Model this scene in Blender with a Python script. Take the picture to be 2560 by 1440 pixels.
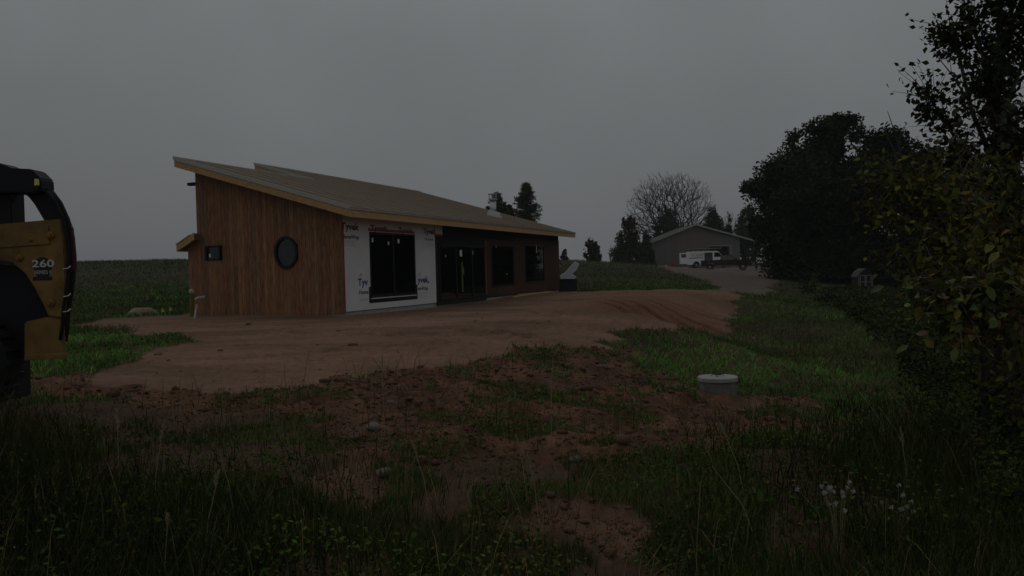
import bpy, math, random
import numpy as np
from mathutils import Vector, Matrix
random.seed(7); RNG = np.random.default_rng(7)
sc = bpy.context.scene
C = sc.collection
for o in list(bpy.data.objects): bpy.data.objects.remove(o)

# ------------------------------------------------------------------ camera, sky, sun, exposure
EYE = 1.6
F, PITCH, ROLL = 2050.0, 0.022, -0.024            # focal length in pixels of the 2560 px wide photograph
cp_, sp_ = math.cos(PITCH), math.sin(PITCH)
FW0 = np.array([0, cp_, -sp_]); RT0 = np.array([1., 0, 0]); UP0 = np.array([0, sp_, cp_])
RT = RT0*math.cos(ROLL) + UP0*math.sin(ROLL); UP = -RT0*math.sin(ROLL) + UP0*math.cos(ROLL)
cam_d = bpy.data.cameras.new('camera'); cam = bpy.data.objects.new('camera', cam_d); C.objects.link(cam)
cam.matrix_world = Matrix(((RT[0], UP[0], -FW0[0], 0), (RT[1], UP[1], -FW0[1], 0), (RT[2], UP[2], -FW0[2], EYE), (0, 0, 0, 1)))
cam_d.sensor_width = 36; cam_d.lens = 36*F/2560; cam_d.clip_start = .05; cam_d.clip_end = 3000
sc.camera = cam
SUN_EL, SUN_AZ = math.radians(58), math.radians(-40)
w = bpy.data.worlds.new('World'); sc.world = w; w.use_nodes = True
nt = w.node_tree; nt.nodes.clear()
def N(t, typ, **k):
    n = t.nodes.new(typ)
    for a, b in k.items(): setattr(n, a, b)
    return n
sky = N(nt, 'ShaderNodeTexSky', sky_type='NISHITA'); sky.sun_disc = False
sky.sun_elevation = SUN_EL; sky.sun_rotation = SUN_AZ; sky.air_density = 1.5; sky.dust_density = 6; sky.ozone_density = 1
hs = N(nt, 'ShaderNodeHueSaturation'); hs.inputs['Saturation'].default_value = .35; hs.inputs['Value'].default_value = .9
tc = N(nt, 'ShaderNodeTexCoord'); sx = N(nt, 'ShaderNodeSeparateXYZ')
rmp = N(nt, 'ShaderNodeValToRGB')                  # overcast: zenith about twice the horizon
rmp.color_ramp.elements[0].position = 0; rmp.color_ramp.elements[0].color = (5.4, 5.6, 5.95, 1)
rmp.color_ramp.elements[1].position = 1; rmp.color_ramp.elements[1].color = (10.6, 11.2, 11.6, 1)
e = rmp.color_ramp.elements.new(.2); e.color = (6.1, 6.5, 6.7, 1)
nz = N(nt, 'ShaderNodeTexNoise'); nz.inputs['Scale'].default_value = 1.6; nz.inputs['Detail'].default_value = 5
mr = N(nt, 'ShaderNodeMapRange'); mr.inputs['To Min'].default_value = .84; mr.inputs['To Max'].default_value = 1.16
mr.inputs['From Min'].default_value = .3; mr.inputs['From Max'].default_value = .7
vm = N(nt, 'ShaderNodeVectorMath', operation='SCALE')
mx = N(nt, 'ShaderNodeMix', data_type='RGBA'); mx.inputs[0].default_value = .93
bg = N(nt, 'ShaderNodeBackground'); bg.inputs['Strength'].default_value = .12
ou = N(nt, 'ShaderNodeOutputWorld')
L = nt.links.new
L(sky.outputs[0], hs.inputs['Color']); L(tc.outputs['Generated'], sx.inputs[0]); L(sx.outputs['Z'], rmp.inputs[0])
L(tc.outputs['Generated'], nz.inputs['Vector']); L(nz.outputs['Fac'], mr.inputs['Value'])
L(rmp.outputs[0], vm.inputs[0]); L(mr.outputs[0], vm.inputs['Scale'])
L(hs.outputs[0], mx.inputs[6]); L(vm.outputs[0], mx.inputs[7]); L(mx.outputs[2], bg.inputs['Color']); L(bg.outputs[0], ou.inputs[0])
sd = bpy.data.lights.new('sun', 'SUN'); sd.energy = .5; sd.angle = math.radians(30); sd.color = (1, .97, .93)
so = bpy.data.objects.new('sun', sd); C.objects.link(so)
dvec = Vector((math.sin(SUN_AZ)*math.cos(SUN_EL), math.cos(SUN_AZ)*math.cos(SUN_EL), math.sin(SUN_EL)))
so.rotation_euler = dvec.to_track_quat('Z', 'Y').to_euler()
sc.view_settings.view_transform = 'Standard'; sc.view_settings.look = 'None'
sc.view_settings.gamma = 1; sc.view_settings.use_curve_mapping = False
sc.view_settings.exposure = -2.35
sc.cycles.max_bounces = 6; sc.cycles.diffuse_bounces = 3; sc.cycles.volume_bounces = 0; sc.cycles.transparent_max_bounces = 12

def ray(px, py):
    d = FW0 + RT*((px-1280)/F) + UP*((720-py)/F); return d/d[1]
def P(px, py, d):                                   # the place at depth d that lies behind a pixel of the photograph
    r = ray(px, py)*d; return np.array([r[0], r[1], r[2]+EYE])

# ------------------------------------------------------------------ materials
def mat(name, col, rough=.8, var=0., vscale=5., bump=0., bscale=30., metal=0., obj_var=None, stretch=None, col2=None, attr=None, spec=.3):
    m = bpy.data.materials.new(name); m.use_nodes = True; t = m.node_tree; b = t.nodes['Principled BSDF']; l = t.links.new
    b.inputs['Roughness'].default_value = rough; b.inputs['Metallic'].default_value = metal; b.inputs['Specular IOR Level'].default_value = spec
    b.inputs['Base Color'].default_value = (*col, 1)
    tcn = N(t, 'ShaderNodeTexCoord'); mp = N(t, 'ShaderNodeMapping'); l(tcn.outputs['Object'], mp.inputs[0])
    if stretch: mp.inputs['Scale'].default_value = stretch
    src = None
    if attr:
        a = N(t, 'ShaderNodeAttribute', attribute_name=attr); src = a.outputs['Color']
    if obj_var:
        oi = N(t, 'ShaderNodeObjectInfo'); r = N(t, 'ShaderNodeValToRGB'); el = r.color_ramp.elements
        el[0].color = (*obj_var[0], 1); el[1].color = (*obj_var[-1], 1)
        for i, c in enumerate(obj_var[1:-1]): q = el.new((i+1)/(len(obj_var)-1)); q.color = (*c, 1)
        l(oi.outputs['Random'], r.inputs[0]); src = r.outputs[0]
        ad = N(t, 'ShaderNodeVectorMath', operation='SCALE'); ad.inputs['Scale'].default_value = 37.; cb = N(t, 'ShaderNodeCombineXYZ')
        l(oi.outputs['Random'], cb.inputs[0]); l(oi.outputs['Random'], cb.inputs[1]); l(oi.outputs['Random'], cb.inputs[2]); l(cb.outputs[0], ad.inputs[0]); l(ad.outputs[0], mp.inputs['Location'])
    if var or col2:
        n = N(t, 'ShaderNodeTexNoise'); n.inputs['Scale'].default_value = vscale; n.inputs['Detail'].default_value = 6; n.inputs['Roughness'].default_value = .65
        l(mp.outputs[0], n.inputs['Vector'])
        if col2:
            cr = N(t, 'ShaderNodeValToRGB'); cr.color_ramp.elements[0].position = .38; cr.color_ramp.elements[1].position = .62
            cr.color_ramp.elements[0].color = (*col, 1); cr.color_ramp.elements[1].color = (*col2, 1); l(n.outputs['Fac'], cr.inputs[0]); src = cr.outputs[0]
        else:
            q = N(t, 'ShaderNodeMapRange'); q.inputs['From Min'].default_value = .3; q.inputs['From Max'].default_value = .7
            q.inputs['To Min'].default_value = 1-var; q.inputs['To Max'].default_value = 1+var; l(n.outputs['Fac'], q.inputs['Value'])
            s = N(t, 'ShaderNodeVectorMath', operation='SCALE'); s.inputs[0].default_value = col
            if src: l(src, s.inputs[0])
            l(q.outputs[0], s.inputs['Scale']); src = s.outputs[0]
    if src: l(src, b.inputs['Base Color'])
    if bump:
        n2 = N(t, 'ShaderNodeTexNoise'); n2.inputs['Scale'].default_value = bscale; n2.inputs['Detail'].default_value = 5; l(mp.outputs[0], n2.inputs['Vector'])
        bp = N(t, 'ShaderNodeBump'); bp.inputs['Strength'].default_value = bump; bp.inputs['Distance'].default_value = .02
        l(n2.outputs['Fac'], bp.inputs['Height']); l(bp.outputs[0], b.inputs['Normal'])
    return m
M = {}
M['cedar'] = mat('cedar', (.3, .13, .06), .7, var=.6, vscale=2.2, bump=.3, bscale=25, stretch=(14, 14, 1.3),
    obj_var=[(00.3050, 00.1342, 00.0610), (00.1830, 00.0945, 00.0549), (00.3507, 00.1708, 00.0809), (00.2440, 00.1037, 00.0519), (00.3202, 00.1754, 00.0884), (00.2059, 00.1144, 00.0640), (00.2898, 00.1266, 00.0580)])
M['brown_siding'] = mat('brown_siding', (.08, .038, .018), .8, var=.3, vscale=3, bump=.2, stretch=(10, 10, .8), obj_var=[(.055, .026, .013), (.09, .04, .017), (.07, .03, .014)])
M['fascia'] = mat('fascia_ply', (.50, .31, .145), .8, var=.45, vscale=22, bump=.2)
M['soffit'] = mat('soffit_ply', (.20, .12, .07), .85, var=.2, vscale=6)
M['roof'] = mat('tan_roof', (.215, .168, .12), .9, var=.12, vscale=1.2, spec=.15)
M['drip'] = mat('drip_edge', (.45, .43, .38), .35, metal=.4)
M['wrap'] = mat('wrap', (.70, .69, .69), .6, var=.08, vscale=1.5, bump=1., bscale=2.2)
M['ink'] = mat('ink', (.03, .035, .045), .6)
M['ink_blue'] = mat('ink_blue', (.02, .06, .18), .6)
M['ink_pink'] = mat('ink_pink', (.62, .30, .33), .6)
M['ink_grey'] = mat('ink_grey', (.45, .45, .46), .6)
M['tape'] = mat('tape', (.42, .02, .035), .45)
M['felt'] = mat('felt', (.018, .018, .02), .85, var=.2, vscale=4)
M['black_frame'] = mat('black_frame', (.012, .012, .014), .35)
M['interior'] = mat('interior', (.05, .035, .025), .9)
M['sticker_or_glint'] = mat('sticker_or_glint', (.75, .75, .72), .5)
M['concrete'] = mat('concrete', (.36, .35, .32), .9, var=.2, vscale=5, bump=.3)
M['concrete_dark'] = mat('concrete_dark', (.20, .195, .18), .9, var=.3, vscale=6, bump=.3)
M['steel'] = mat('steel', (.5, .5, .48), .35, metal=.8)
M['flash'] = mat('flashing', (.62, .62, .6), .4)
M['gap_light'] = mat('gap_light_green', (.12, .15, .05), .6)
M['yellow'] = mat('machine_yellow', (.21, .125, .035), .65, var=.5, vscale=3, bump=.15, bscale=12)
M['mblack'] = mat('machine_black', (.010, .010, .014), .6, var=.2)
M['rubber'] = mat('rubber', (.012, .012, .012), .8, bump=.2)
M['redlens'] = mat('red_lens', (.08, .028, .04), .4)
M['lens'] = mat('lamp_glass', (.75, .72, .25), .15)
M['bolt'] = mat('bolt', (.25, .14, .03), .4, metal=.3)
M['decal'] = mat('decal', (.02, .022, .02), .5)
M['white_ink'] = mat('white_ink', (.6, .6, .58), .5)
M['van'] = mat('van_white', (.82, .83, .84), .35, var=.05)
M['maroon'] = mat('maroon_paint', (.035, .008, .012), .3, spec=.5)
M['chrome'] = mat('chrome', (.5, .5, .5), .2, metal=.9)
M['garage'] = mat('garage_siding', (.16, .155, .145), .8, var=.1, vscale=3, obj_var=[(.15, .145, .135), (.17, .165, .15)])
M['garage_tan'] = mat('garage_panel', (.14, .122, .105), .8, obj_var=[(.16, .142, .125), (.175, .155, .135)])
M['trim'] = mat('garage_trim', (.34, .33, .30), .6)
M['shingle'] = mat('shingle', (.09, .085, .08), .9, var=.2)
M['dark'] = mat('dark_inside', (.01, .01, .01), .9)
M['bark'] = mat('bark', (.085, .07, .058), .9, var=.3, vscale=8, bump=.5)
M['bark_grey'] = mat('bark_grey', (.06, .055, .05), .9, var=.2, vscale=5)
M['stone'] = mat('stone', (.2, .18, .16), .9, var=.25, vscale=4, bump=.3, obj_var=[(.10, .08, .065), (.14, .11, .09), (.16, .14, .12)])
M['clod'] = mat('clod', (.12, .062, .038), .95, var=.3, vscale=3)
M['lumber'] = mat('lumber', (.50, .36, .19), .8, var=.2, vscale=8, stretch=(1, 1, 1))
M['pipe'] = mat('grey_pipe', (.40, .38, .35), .5)
M['oldpost'] = mat('old_post', (.16, .12, .035), .8, var=.2)
M['poly'] = mat('poly_sheet', (.62, .65, .68), .35, bump=.5, bscale=4)
M['bin'] = mat('black_bin', (.018, .02, .025), .55)
M['sand'] = mat('sand', (.26, .20, .14), .95, var=.15, vscale=6, bump=.3)
M['flag'] = mat('yellow_flag', (.65, .5, .03), .6)
M['whitepaint'] = mat('white_paint', (.55, .54, .5), .6, var=.1)
M['shedwall'] = mat('shed_wall', (.03, .018, .016), .8)
M['shedtrim'] = mat('shed_trim', (.24, .225, .215), .7, var=.2)
M['red'] = mat('red_plastic', (.35, .03, .04), .5)
M['wood_ladder'] = mat('ladder', (.30, .23, .2), .5)
M['foliage'] = mat('foliage', (.05, .07, .02), .95, attr='col', var=.25, vscale=1.5, spec=.04)
M['grass'] = mat('grass', (.05, .07, .02), .95, attr='col', spec=.03)
M['leaf'] = mat('leaf', (.05, .07, .02), .6, spec=.25, var=.25, vscale=30,
    obj_var=[(0.0455, 0.0715, 0.0156), (0.0650, 0.0910, 0.0182), (0.1300, 0.1430, 0.0234), (0.0520, 0.0650, 0.0195), (0.1950, 0.1690, 0.0260), (0.0780, 0.0975, 0.0260), (0.1430, 0.0780, 0.0234), (0.0390, 0.0585, 0.0156), (0.1105, 0.1300, 0.0260)])
M['leaf_dark'] = mat('leaf_dark', (.03, .05, .02), .6, spec=.25, obj_var=[(.02, .032, .012), (.028, .042, .014), (.035, .03, .014), (.02, .03, .012), (.05, .022, .015)])
M['straw'] = mat('straw', (.30, .25, .14), .8, var=.2, vscale=6)
M['fluff'] = mat('fluff', (.4, .39, .36), .9)
# glass: see into a dark room, reflect what stands opposite
g_ = bpy.data.materials.new('window_glass'); g_.use_nodes = True; t = g_.node_tree; t.nodes.clear()
gl = N(t, 'ShaderNodeBsdfGlossy'); gl.inputs['Roughness'].default_value = .03; gl.inputs['Color'].default_value = (.8, .85, .85, 1)
tr = N(t, 'ShaderNodeBsdfTransparent'); tr.inputs['Color'].default_value = (.35, .37, .36, 1)
fr = N(t, 'ShaderNodeFresnel'); fr.inputs['IOR'].default_value = 1.8
ms = N(t, 'ShaderNodeMixShader'); oo = N(t, 'ShaderNodeOutputMaterial')
t.links.new(fr.outputs[0], ms.inputs[0]); t.links.new(tr.outputs[0], ms.inputs[1]); t.links.new(gl.outputs[0], ms.inputs[2]); t.links.new(ms.outputs[0], oo.inputs[0])
M['glass'] = g_

# ------------------------------------------------------------------ mesh helpers
def empty(name, loc=(0, 0, 0), rz=0.):
    o = bpy.data.objects.new(name, None); C.objects.link(o); o.location = tuple(float(v) for v in loc); o.rotation_euler = (0, 0, rz); o.empty_display_size = .1
    return o
def tag(o, label=None, cat=None, group=None, kind=None):
    if label: o['label'] = label
    if cat: o['category'] = cat
    if group: o['group'] = group
    if kind: o['kind'] = kind
    return o
def lift(z): return z
class MB:
    def __init__(s): s.v = []; s.f = []
    def add(s, vs, fs):
        b = len(s.v); s.v += [tuple(map(float, v)) for v in vs]; s.f += [tuple(b+i for i in f) for f in fs]; return s
    def box(s, o, ax, ay, az, x, y, z):             # box in a frame: origin o, axes, ranges
        o, ax, ay, az = map(np.array, (o, ax, ay, az))
        vs = [o+ax*a+ay*b+az*c for a in x for b in y for c in z]
        return s.add(vs, [(0, 1, 3, 2), (4, 6, 7, 5), (0, 4, 5, 1), (2, 3, 7, 6), (0, 2, 6, 4), (1, 5, 7, 3)])
    def abox(s, x, y, z): return s.box((0, 0, 0), (1, 0, 0), (0, 1, 0), (0, 0, 1), x, y, z)
    def prism(s, poly, ext):                        # poly: list of 3D points (planar), ext: offset vector
        n = len(poly); ext = np.array(ext, float)
        a = [np.array(p, float) for p in poly]; b = [p+ext for p in a]
        return s.add(a+b, [tuple(range(n))[::-1], tuple(range(n, 2*n))] + [(i, (i+1) % n, n+(i+1) % n, n+i) for i in range(n)])
    def tube(s, pts, rad, n=8):
        pts = [np.array(p, float) for p in pts]; m = len(pts)
        if np.isscalar(rad): rad = [rad]*m
        rings = []
        for i, p in enumerate(pts):
            d = pts[min(i+1, m-1)]-pts[max(i-1, 0)]; d = d/(np.linalg.norm(d)+1e-9)
            u = np.cross(d, [0, 0, 1.]) if abs(d[2]) < .9 else np.cross(d, [1., 0, 0]); u /= np.linalg.norm(u); v = np.cross(d, u)
            rings.append([p+(u*math.cos(k*2*math.pi/n)+v*math.sin(k*2*math.pi/n))*rad[i] for k in range(n)])
        fs = [(i*n+k, i*n+(k+1) % n, (i+1)*n+(k+1) % n, (i+1)*n+k) for i in range(m-1) for k in range(n)]
        fs += [tuple(range(n))[::-1], tuple(range((m-1)*n, m*n))]
        return s.add([q for r in rings for q in r], fs)
    def lathe(s, o, prof, n=24, axis='z'):          # prof: (radius, height)
        o = np.array(o, float); vs = []
        for r, h in prof:
            for k in range(n):
                a = k*2*math.pi/n
                vs.append(o+np.array({'z': (r*math.cos(a), r*math.sin(a), h), 'y': (r*math.cos(a), h, r*math.sin(a)), 'x': (h, r*math.cos(a), r*math.sin(a))}[axis]))
        m = len(prof); fs = [(i*n+k, i*n+(k+1) % n, (i+1)*n+(k+1) % n, (i+1)*n+k) for i in range(m-1) for k in range(n)]
        fs += [tuple(range(n))[::-1], tuple(range((m-1)*n, m*n))]
        return s.add(vs, fs)
    def build(s, name, m, parent=None, local=False, smooth=False, bevel=0):
        me = bpy.data.meshes.new(name)
        off = np.zeros(3)
        if parent is not None and not local:
            q = parent
            while q is not None: off = off+np.array(q.location); q = q.parent
        me.from_pydata([tuple(np.array(v)-off) for v in s.v] if off.any() else s.v, [], s.f)
        o = bpy.data.objects.new(name, me); C.objects.link(o); me.materials.append(m if not isinstance(m, str) else M[m])
        if parent is not None: o.parent = parent
        import bmesh
        bm = bmesh.new(); bm.from_mesh(me); bmesh.ops.recalc_face_normals(bm, faces=bm.faces)
        if bevel: bmesh.ops.bevel(bm, geom=[e for e in bm.edges if e.calc_face_angle(0) > .6], offset=bevel, segments=2, affect='EDGES', clamp_overlap=True)
        bm.to_mesh(me); bm.free()
        if smooth:
            for p in me.polygons: p.use_smooth = True
        return o
def np_mesh(name, V, Fc, m, parent=None, col=None, smooth=False):
    """V (n,3), Fc (m,k) all faces with k corners"""
    me = bpy.data.meshes.new(name); n, k = Fc.shape
    if parent is not None: V = V-np.array(parent.location)
    me.vertices.add(len(V)); me.vertices.foreach_set('co', V.astype(np.float32).ravel())
    me.loops.add(n*k); me.loops.foreach_set('vertex_index', Fc.astype(np.int32).ravel())
    me.polygons.add(n); me.polygons.foreach_set('loop_start', (np.arange(n)*k).astype(np.int32)); me.polygons.foreach_set('loop_total', np.full(n, k, np.int32))
    if smooth: me.polygons.foreach_set('use_smooth', np.ones(n, bool))
    me.update(calc_edges=True)
    if col is not None:
        a = me.attributes.new('col', 'FLOAT_COLOR', 'POINT'); c4 = np.ones((len(V), 4), np.float32); c4[:, :3] = col; a.data.foreach_set('color', c4.ravel())
    me.materials.append(M[m] if isinstance(m, str) else m)
    o = bpy.data.objects.new(name, me); C.objects.link(o)
    if parent is not None: o.parent = parent
    return o
def text_part(txt, name, m, parent, org, ax, up, height, thick=.002, width=None, bold=0.):
    cu = bpy.data.curves.new('tmp', 'FONT'); cu.body = txt; cu.size = 1; cu.extrude = .0; cu.offset = bold; cu.resolution_u = 3
    to = bpy.data.objects.new('tmp', cu); C.objects.link(to); bpy.context.view_layer.update()
    dg = bpy.context.evaluated_depsgraph_get(); me = bpy.data.meshes.new_from_object(to.evaluated_get(dg)); bpy.data.objects.remove(to)
    me.name = name
    xs = [v.co.x for v in me.vertices]; sx_ = (width/(max(xs)-min(xs))) if width else height/.72; sy_ = height/.72; x0 = min(xs)
    org, ax, up = map(np.array, (org, ax, up)); off = np.zeros(3); q = parent
    while q is not None: off = off+np.array(q.location); q = q.parent
    for v in me.vertices: v.co = org+ax*(v.co.x-x0)*sx_+up*v.co.y*sy_-off
    me.materials.clear(); me.materials.append(M[m]); o = bpy.data.objects.new(name, me); C.objects.link(o); o.parent = parent
    return o

# ------------------------------------------------------------------ noise
def vnoise(x, y, z=0., seed=0):
    x = np.asarray(x, float); y = np.asarray(y, float); z = np.asarray(z, float)+np.zeros_like(x)
    xi, yi, zi = np.floor(x), np.floor(y), np.floor(z); fx, fy, fz = x-xi, y-yi, z-zi
    fx, fy, fz = [q*q*(3-2*q) for q in (fx, fy, fz)]
    def h(a, b, c):
        n = (a.astype(np.int64)*73856093) ^ (b.astype(np.int64)*19349663) ^ (c.astype(np.int64)*83492791) ^ (seed*2654435)
        n = (n ^ (n >> 13))*1274126177 & 0x7fffffff; n = (n ^ (n >> 16))*668265263 & 0x7fffffff
        return (n & 0xffff)/65535.
    r = 0
    for i in (0, 1):
        for j in (0, 1):
            for k in (0, 1):
                r = r+h(xi+i, yi+j, zi+k)*(fx if i else 1-fx)*(fy if j else 1-fy)*(fz if k else 1-fz)
    return r
def fbm(x, y, z=0., o=4, seed=0):
    s = 0; a = .5; t_ = 0
    for i in range(o): s = s+a*vnoise(np.asarray(x)*2**i+17*i, np.asarray(y)*2**i-9*i, np.asarray(z)*2**i, seed+i); t_ += a; a *= .5
    return s/t_

# ------------------------------------------------------------------ terrain
ctl = []
def cpx(px, py, d): p = P(px, py, d); ctl.append((p[0], p[1], p[2]-EYE))
for c in [(0, 0, -1.6), (3, 0, -1.62), (-3, 0, -1.55), (0, -10, -1.6), (12, -10, -1.9), (-12, -10, -1.5), (-2.5, 4, -1.5), (0, 4, -1.53), (2.5, 4, -1.65),
          (-4, 7, -1.38), (0, 7, -1.44), (3, 7, -1.62), (-7, 9, -1.28), (-4.7, 21.5, -1.18), (-9.5, 23.5, -1.14), (-13, 25.5, -1.16), (-5, 27, -1.2), (-9, 30, -1.1), (-1, 30, -1.24), (2.6, 42, -1.2),
          (-3, 38, -1.1), (-7, 38, -.95), (3, 30, -1.2), (0, 22, -1.17), (3, 20, -1.15), (0, 17, -1.17), (5, 38, -1.1), (-10, 50, .2), (2, 56, -.1), (17, 108, -.25), (30, 108, -.25), (17, 120, -.2), (30, 120, -.2), (23, 100, -.35),
          (0, 130, 1.0), (35, 150, .3), (70, 120, -.2), (100, 80, -1), (-60, 60, 1.2), (-60, 20, -.8), (-30, 12, -1.2), (-22, 120, 1.2), (-100, 200, 1), (0, 300, .5), (150, 300, 0), (300, 0, -1), (-300, 0, -1),
          (0, -200, -2), (400, 400, 0), (-400, 400, 0), (400, -400, -2), (-400, -400, -2), (14, 14, -2.8), (20, 30, -2.4), (12, 40, -1.5), (25, 56, -1.4), (40, 50, -1.5), (6, 4, -1.9), (8, 8, -2.1), (12, 4, -2.1)]: ctl.append(c)
for a in [(500, 960, 9.95), (1000, 900, 12.2), (1400, 880, 13.7), (300, 850, 16.3), (800, 850, 14.9), (1200, 830, 16), (1480, 734, 33), (1540, 748, 28.5), (1400, 800, 18.3), (1540, 835, 22.6), (1700, 828, 25.5), (1830, 787, 29), (1680, 735, 31.5),
          (1830, 735, 33), (1850, 700, 50), (1900, 682, 75), (1815, 676, 88), (1440, 652, 75), (1600, 661, 80), (1500, 700, 46), (1450, 728, 39), (1700, 712, 41), (200, 655, 70), (470, 650, 70), (300, 740, 36), (300, 792, 26), (200, 800, 25),
          (1900, 800, 27), (2000, 760, 36), (2100, 1000, 14.8), (1795, 985, 12.5), (1950, 900, 19.5), (2300, 1200, 8.0), (2500, 1000, 14), (2160, 717, 48), (1650, 950, 13.2), (1600, 1100, 8.4)]: cpx(*a)
ctl = np.array(ctl)
def mq(ax, ay, bx, by): return np.sqrt((ax[:, None]-bx[None])**2+(ay[:, None]-by[None])**2+2.0**2)
_n = len(ctl); _A = np.zeros((_n+3, _n+3)); _A[:_n, :_n] = mq(ctl[:, 0], ctl[:, 1], ctl[:, 0], ctl[:, 1]) - np.eye(_n)*.02
_A[:_n, _n] = 1; _A[:_n, _n+1:] = ctl[:, :2]; _A[_n, :_n] = 1; _A[_n+1:, :_n] = ctl[:, :2].T
_w = np.linalg.solve(_A, np.concatenate([ctl[:, 2], [0, 0, 0]]))
def base_h(x, y):
    x = np.atleast_1d(np.asarray(x, float)).ravel(); y = np.atleast_1d(np.asarray(y, float)).ravel(); out = np.empty(len(x))
    for i in range(0, len(x), 60000):
        sl = slice(i, i+60000); out[sl] = mq(x[sl], y[sl], ctl[:, 0], ctl[:, 1]) @ _w[:_n]+_w[_n]+_w[_n+1]*x[sl]+_w[_n+2]*y[sl]
    return out+EYE
def on_ground(px, py):                               # first meeting of a view ray with the terrain
    r = ray(px, py); ys = np.concatenate([np.arange(2.5, 60, .1), np.arange(60, 160, .5)])
    g = base_h(r[0]*ys, ys) - (EYE+r[2]*ys); k = np.argmax(g > 0)
    if not (g > 0).any(): k = len(ys)-1
    return (r[0]*ys[k], ys[k])
def poly_w(pts): return np.array([on_ground(*p) if len(p) == 2 else p[:2] for p in pts])
def inside(x, y, pl):
    r = np.zeros(len(x), bool); n = len(pl)
    for i in range(n):
        x1, y1 = pl[i]; x2, y2 = pl[(i+1) % n]
        c = ((y1 > y) != (y2 > y)); r ^= c & (x < (x2-x1)*(y-y1)/(y2-y1+1e-12)+x1)
    return r
PAD = poly_w([(150, 818), (300, 797), (460, 787), (-10.5, 27, 0), (-9, 33, 0), (-4, 44, 0), (3.5, 44.5, 0), (1440, 730), (1640, 728), (1800, 722), (1850, 735), (1835, 762), (1800, 797), (1690, 832), (1560, 832), (1520, 850), (1500, 868), (1320, 872),
              (1130, 912), (860, 950), (640, 985), (330, 975), (210, 940), (330, 900), (500, 856), (430, 836), (230, 822)])
SOIL = poly_w([(100, 930), (330, 945), (640, 962), (860, 940), (1130, 895), (1500, 862), (1570, 860), (1640, 930), (1740, 985), (1850, 990), (1990, 1000), (2090, 1050), (1900, 1110), (1700, 1160), (1500, 1170), (1300, 1150), (1040, 1160), (900, 1180), (800, 1100), (700, 1040), (520, 1035), (300, 1010), (120, 975)])
DRIVE = poly_w([(1800, 722), (1760, 702), (1690, 682), (14, 98, 0), (15, 108, 0), (34, 108, 0), (32, 90, 0), (1905, 678), (1960, 700), (1930, 720), (1850, 736), (1800, 730)])
BARE = poly_w([(1310, 1330), (1330, 1280), (1420, 1255), (1500, 1240), (1600, 1270), (1650, 1340), (1640, 1400), (1560, 1420), (1500, 1370), (1420, 1340)])
BARE2 = poly_w([(780, 1180), (900, 1150), (1000, 1190), (960, 1260), (820, 1260)])
def masks(x, y, warp=True):
    wx = x+(fbm(x*.9, y*.9, 0, 4, 3)-.5)*(1.4 if warp else 0)*np.clip(y/14, .35, 1.2); wy = y+(fbm(x*.9, y*.9, 5, 4, 9)-.5)*(2.0 if warp else 0)*np.clip(y/14, .3, 1)
    pad = inside(wx, wy, PAD); so_ = inside(wx, wy, SOIL) & ~pad; dr = inside(wx, wy, DRIVE) & ~pad; br = inside(wx, wy, BARE) | inside(wx, wy, BARE2)
    return pad, so_, dr, br
RILL0 = np.array(on_ground(1520, 755)); RILL1 = np.array(on_ground(1800, 805))
def rills(x, y):                                     # eroded gullies running down the face of the bank
    u = x*.55-y*.835; v = x*.835+y*.55
    m = np.exp(-((x-4.7)**2/2.5**2+(y-26.3)**2/3.6**2)**2)
    vv = v+.9*np.sin(u*.35)+.35*(fbm(u*.5, v*.4, 0, 3, 21)-.5)*2
    s = np.abs((vv*1.9) % 1-.5)*2; amp = vnoise(np.floor(vv*1.9)*3.7, u*.35, 0, 31)
    return -m*np.clip(1-s/.26, 0, 1)*.5*np.clip(amp*2-.3, 0, 1)
def tracks(x, y):
    out = np.zeros_like(x)
    for (pa, pb, dep) in [((330, 842), (1000, 838), .05), ((420, 900), (1060, 880), .05), ((760, 905), (1330, 850), .06), ((1040, 860), (1540, 770), .06), ((1100, 872), (1600, 762), .06), ((520, 820), (1000, 800), .04), ((700, 835), (1310, 848), .07), ((1170, 828), (1320, 852), .16), ((560, 862), (900, 876), .035), ((1000, 800), (1440, 745), .03), ((900, 812), (1430, 760), .03)]:
        a = np.array(on_ground(*pa)); b = np.array(on_ground(*pb)); ab = b-a; l2 = ab@ab
        tt = np.clip(((x-a[0])*ab[0]+(y-a[1])*ab[1])/l2, 0, 1); dx = x-a[0]-tt*ab[0]; dy = y-a[1]-tt*ab[1]+.25*np.sin(tt*7)
        r2 = dx**2+dy**2; out -= dep*np.exp(-r2/.10**2)-dep*.5*np.exp(-(np.sqrt(r2)-.25)**2/.1**2)
    return out
def height(x, y, detail=True):
    x = np.atleast_1d(np.asarray(x, float)); y = np.atleast_1d(np.asarray(y, float)); h = base_h(x, y)
    pad, so_, dr, br = masks(x, y)
    hx = (x+4.735)*.368+(y-23)*.93; hw = -(x+4.735)*.93+(y-23)*.368
    nearh = (hx > -.6) & (hx < 20) & (hw > -.6) & (hw < 12)
    rough = np.where(so_ | br, .15, np.where(pad, .018, .07)); rough = np.where(dr, .03, rough)
    h = h+(fbm(x*1.3, y*1.3, 0, 3, 1)-.5)*np.minimum(rough, .08)*1.2*np.where(nearh, .2, 1)+(fbm(x*5, y*5, 2, 3, 5)-.5)*rough*1.25
    h = h+np.where(so_, (np.abs(fbm(x*1.0+y*.55, y*2.6, 1, 3, 41)-.5))*.06, 0)
    h = h+rills(x, y)+tracks(x, y)
    return h
def grow(v0, step, lim, g):
    out = [v0]
    while out[-1] < lim: out.append(out[-1]+step); step *= g
    return out[1:]
gx = np.arange(-8, 8.01, .075); gx = np.array([-v for v in grow(8, .08, 900, 1.07)][::-1]+list(gx)+grow(8, .08, 900, 1.07))
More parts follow.
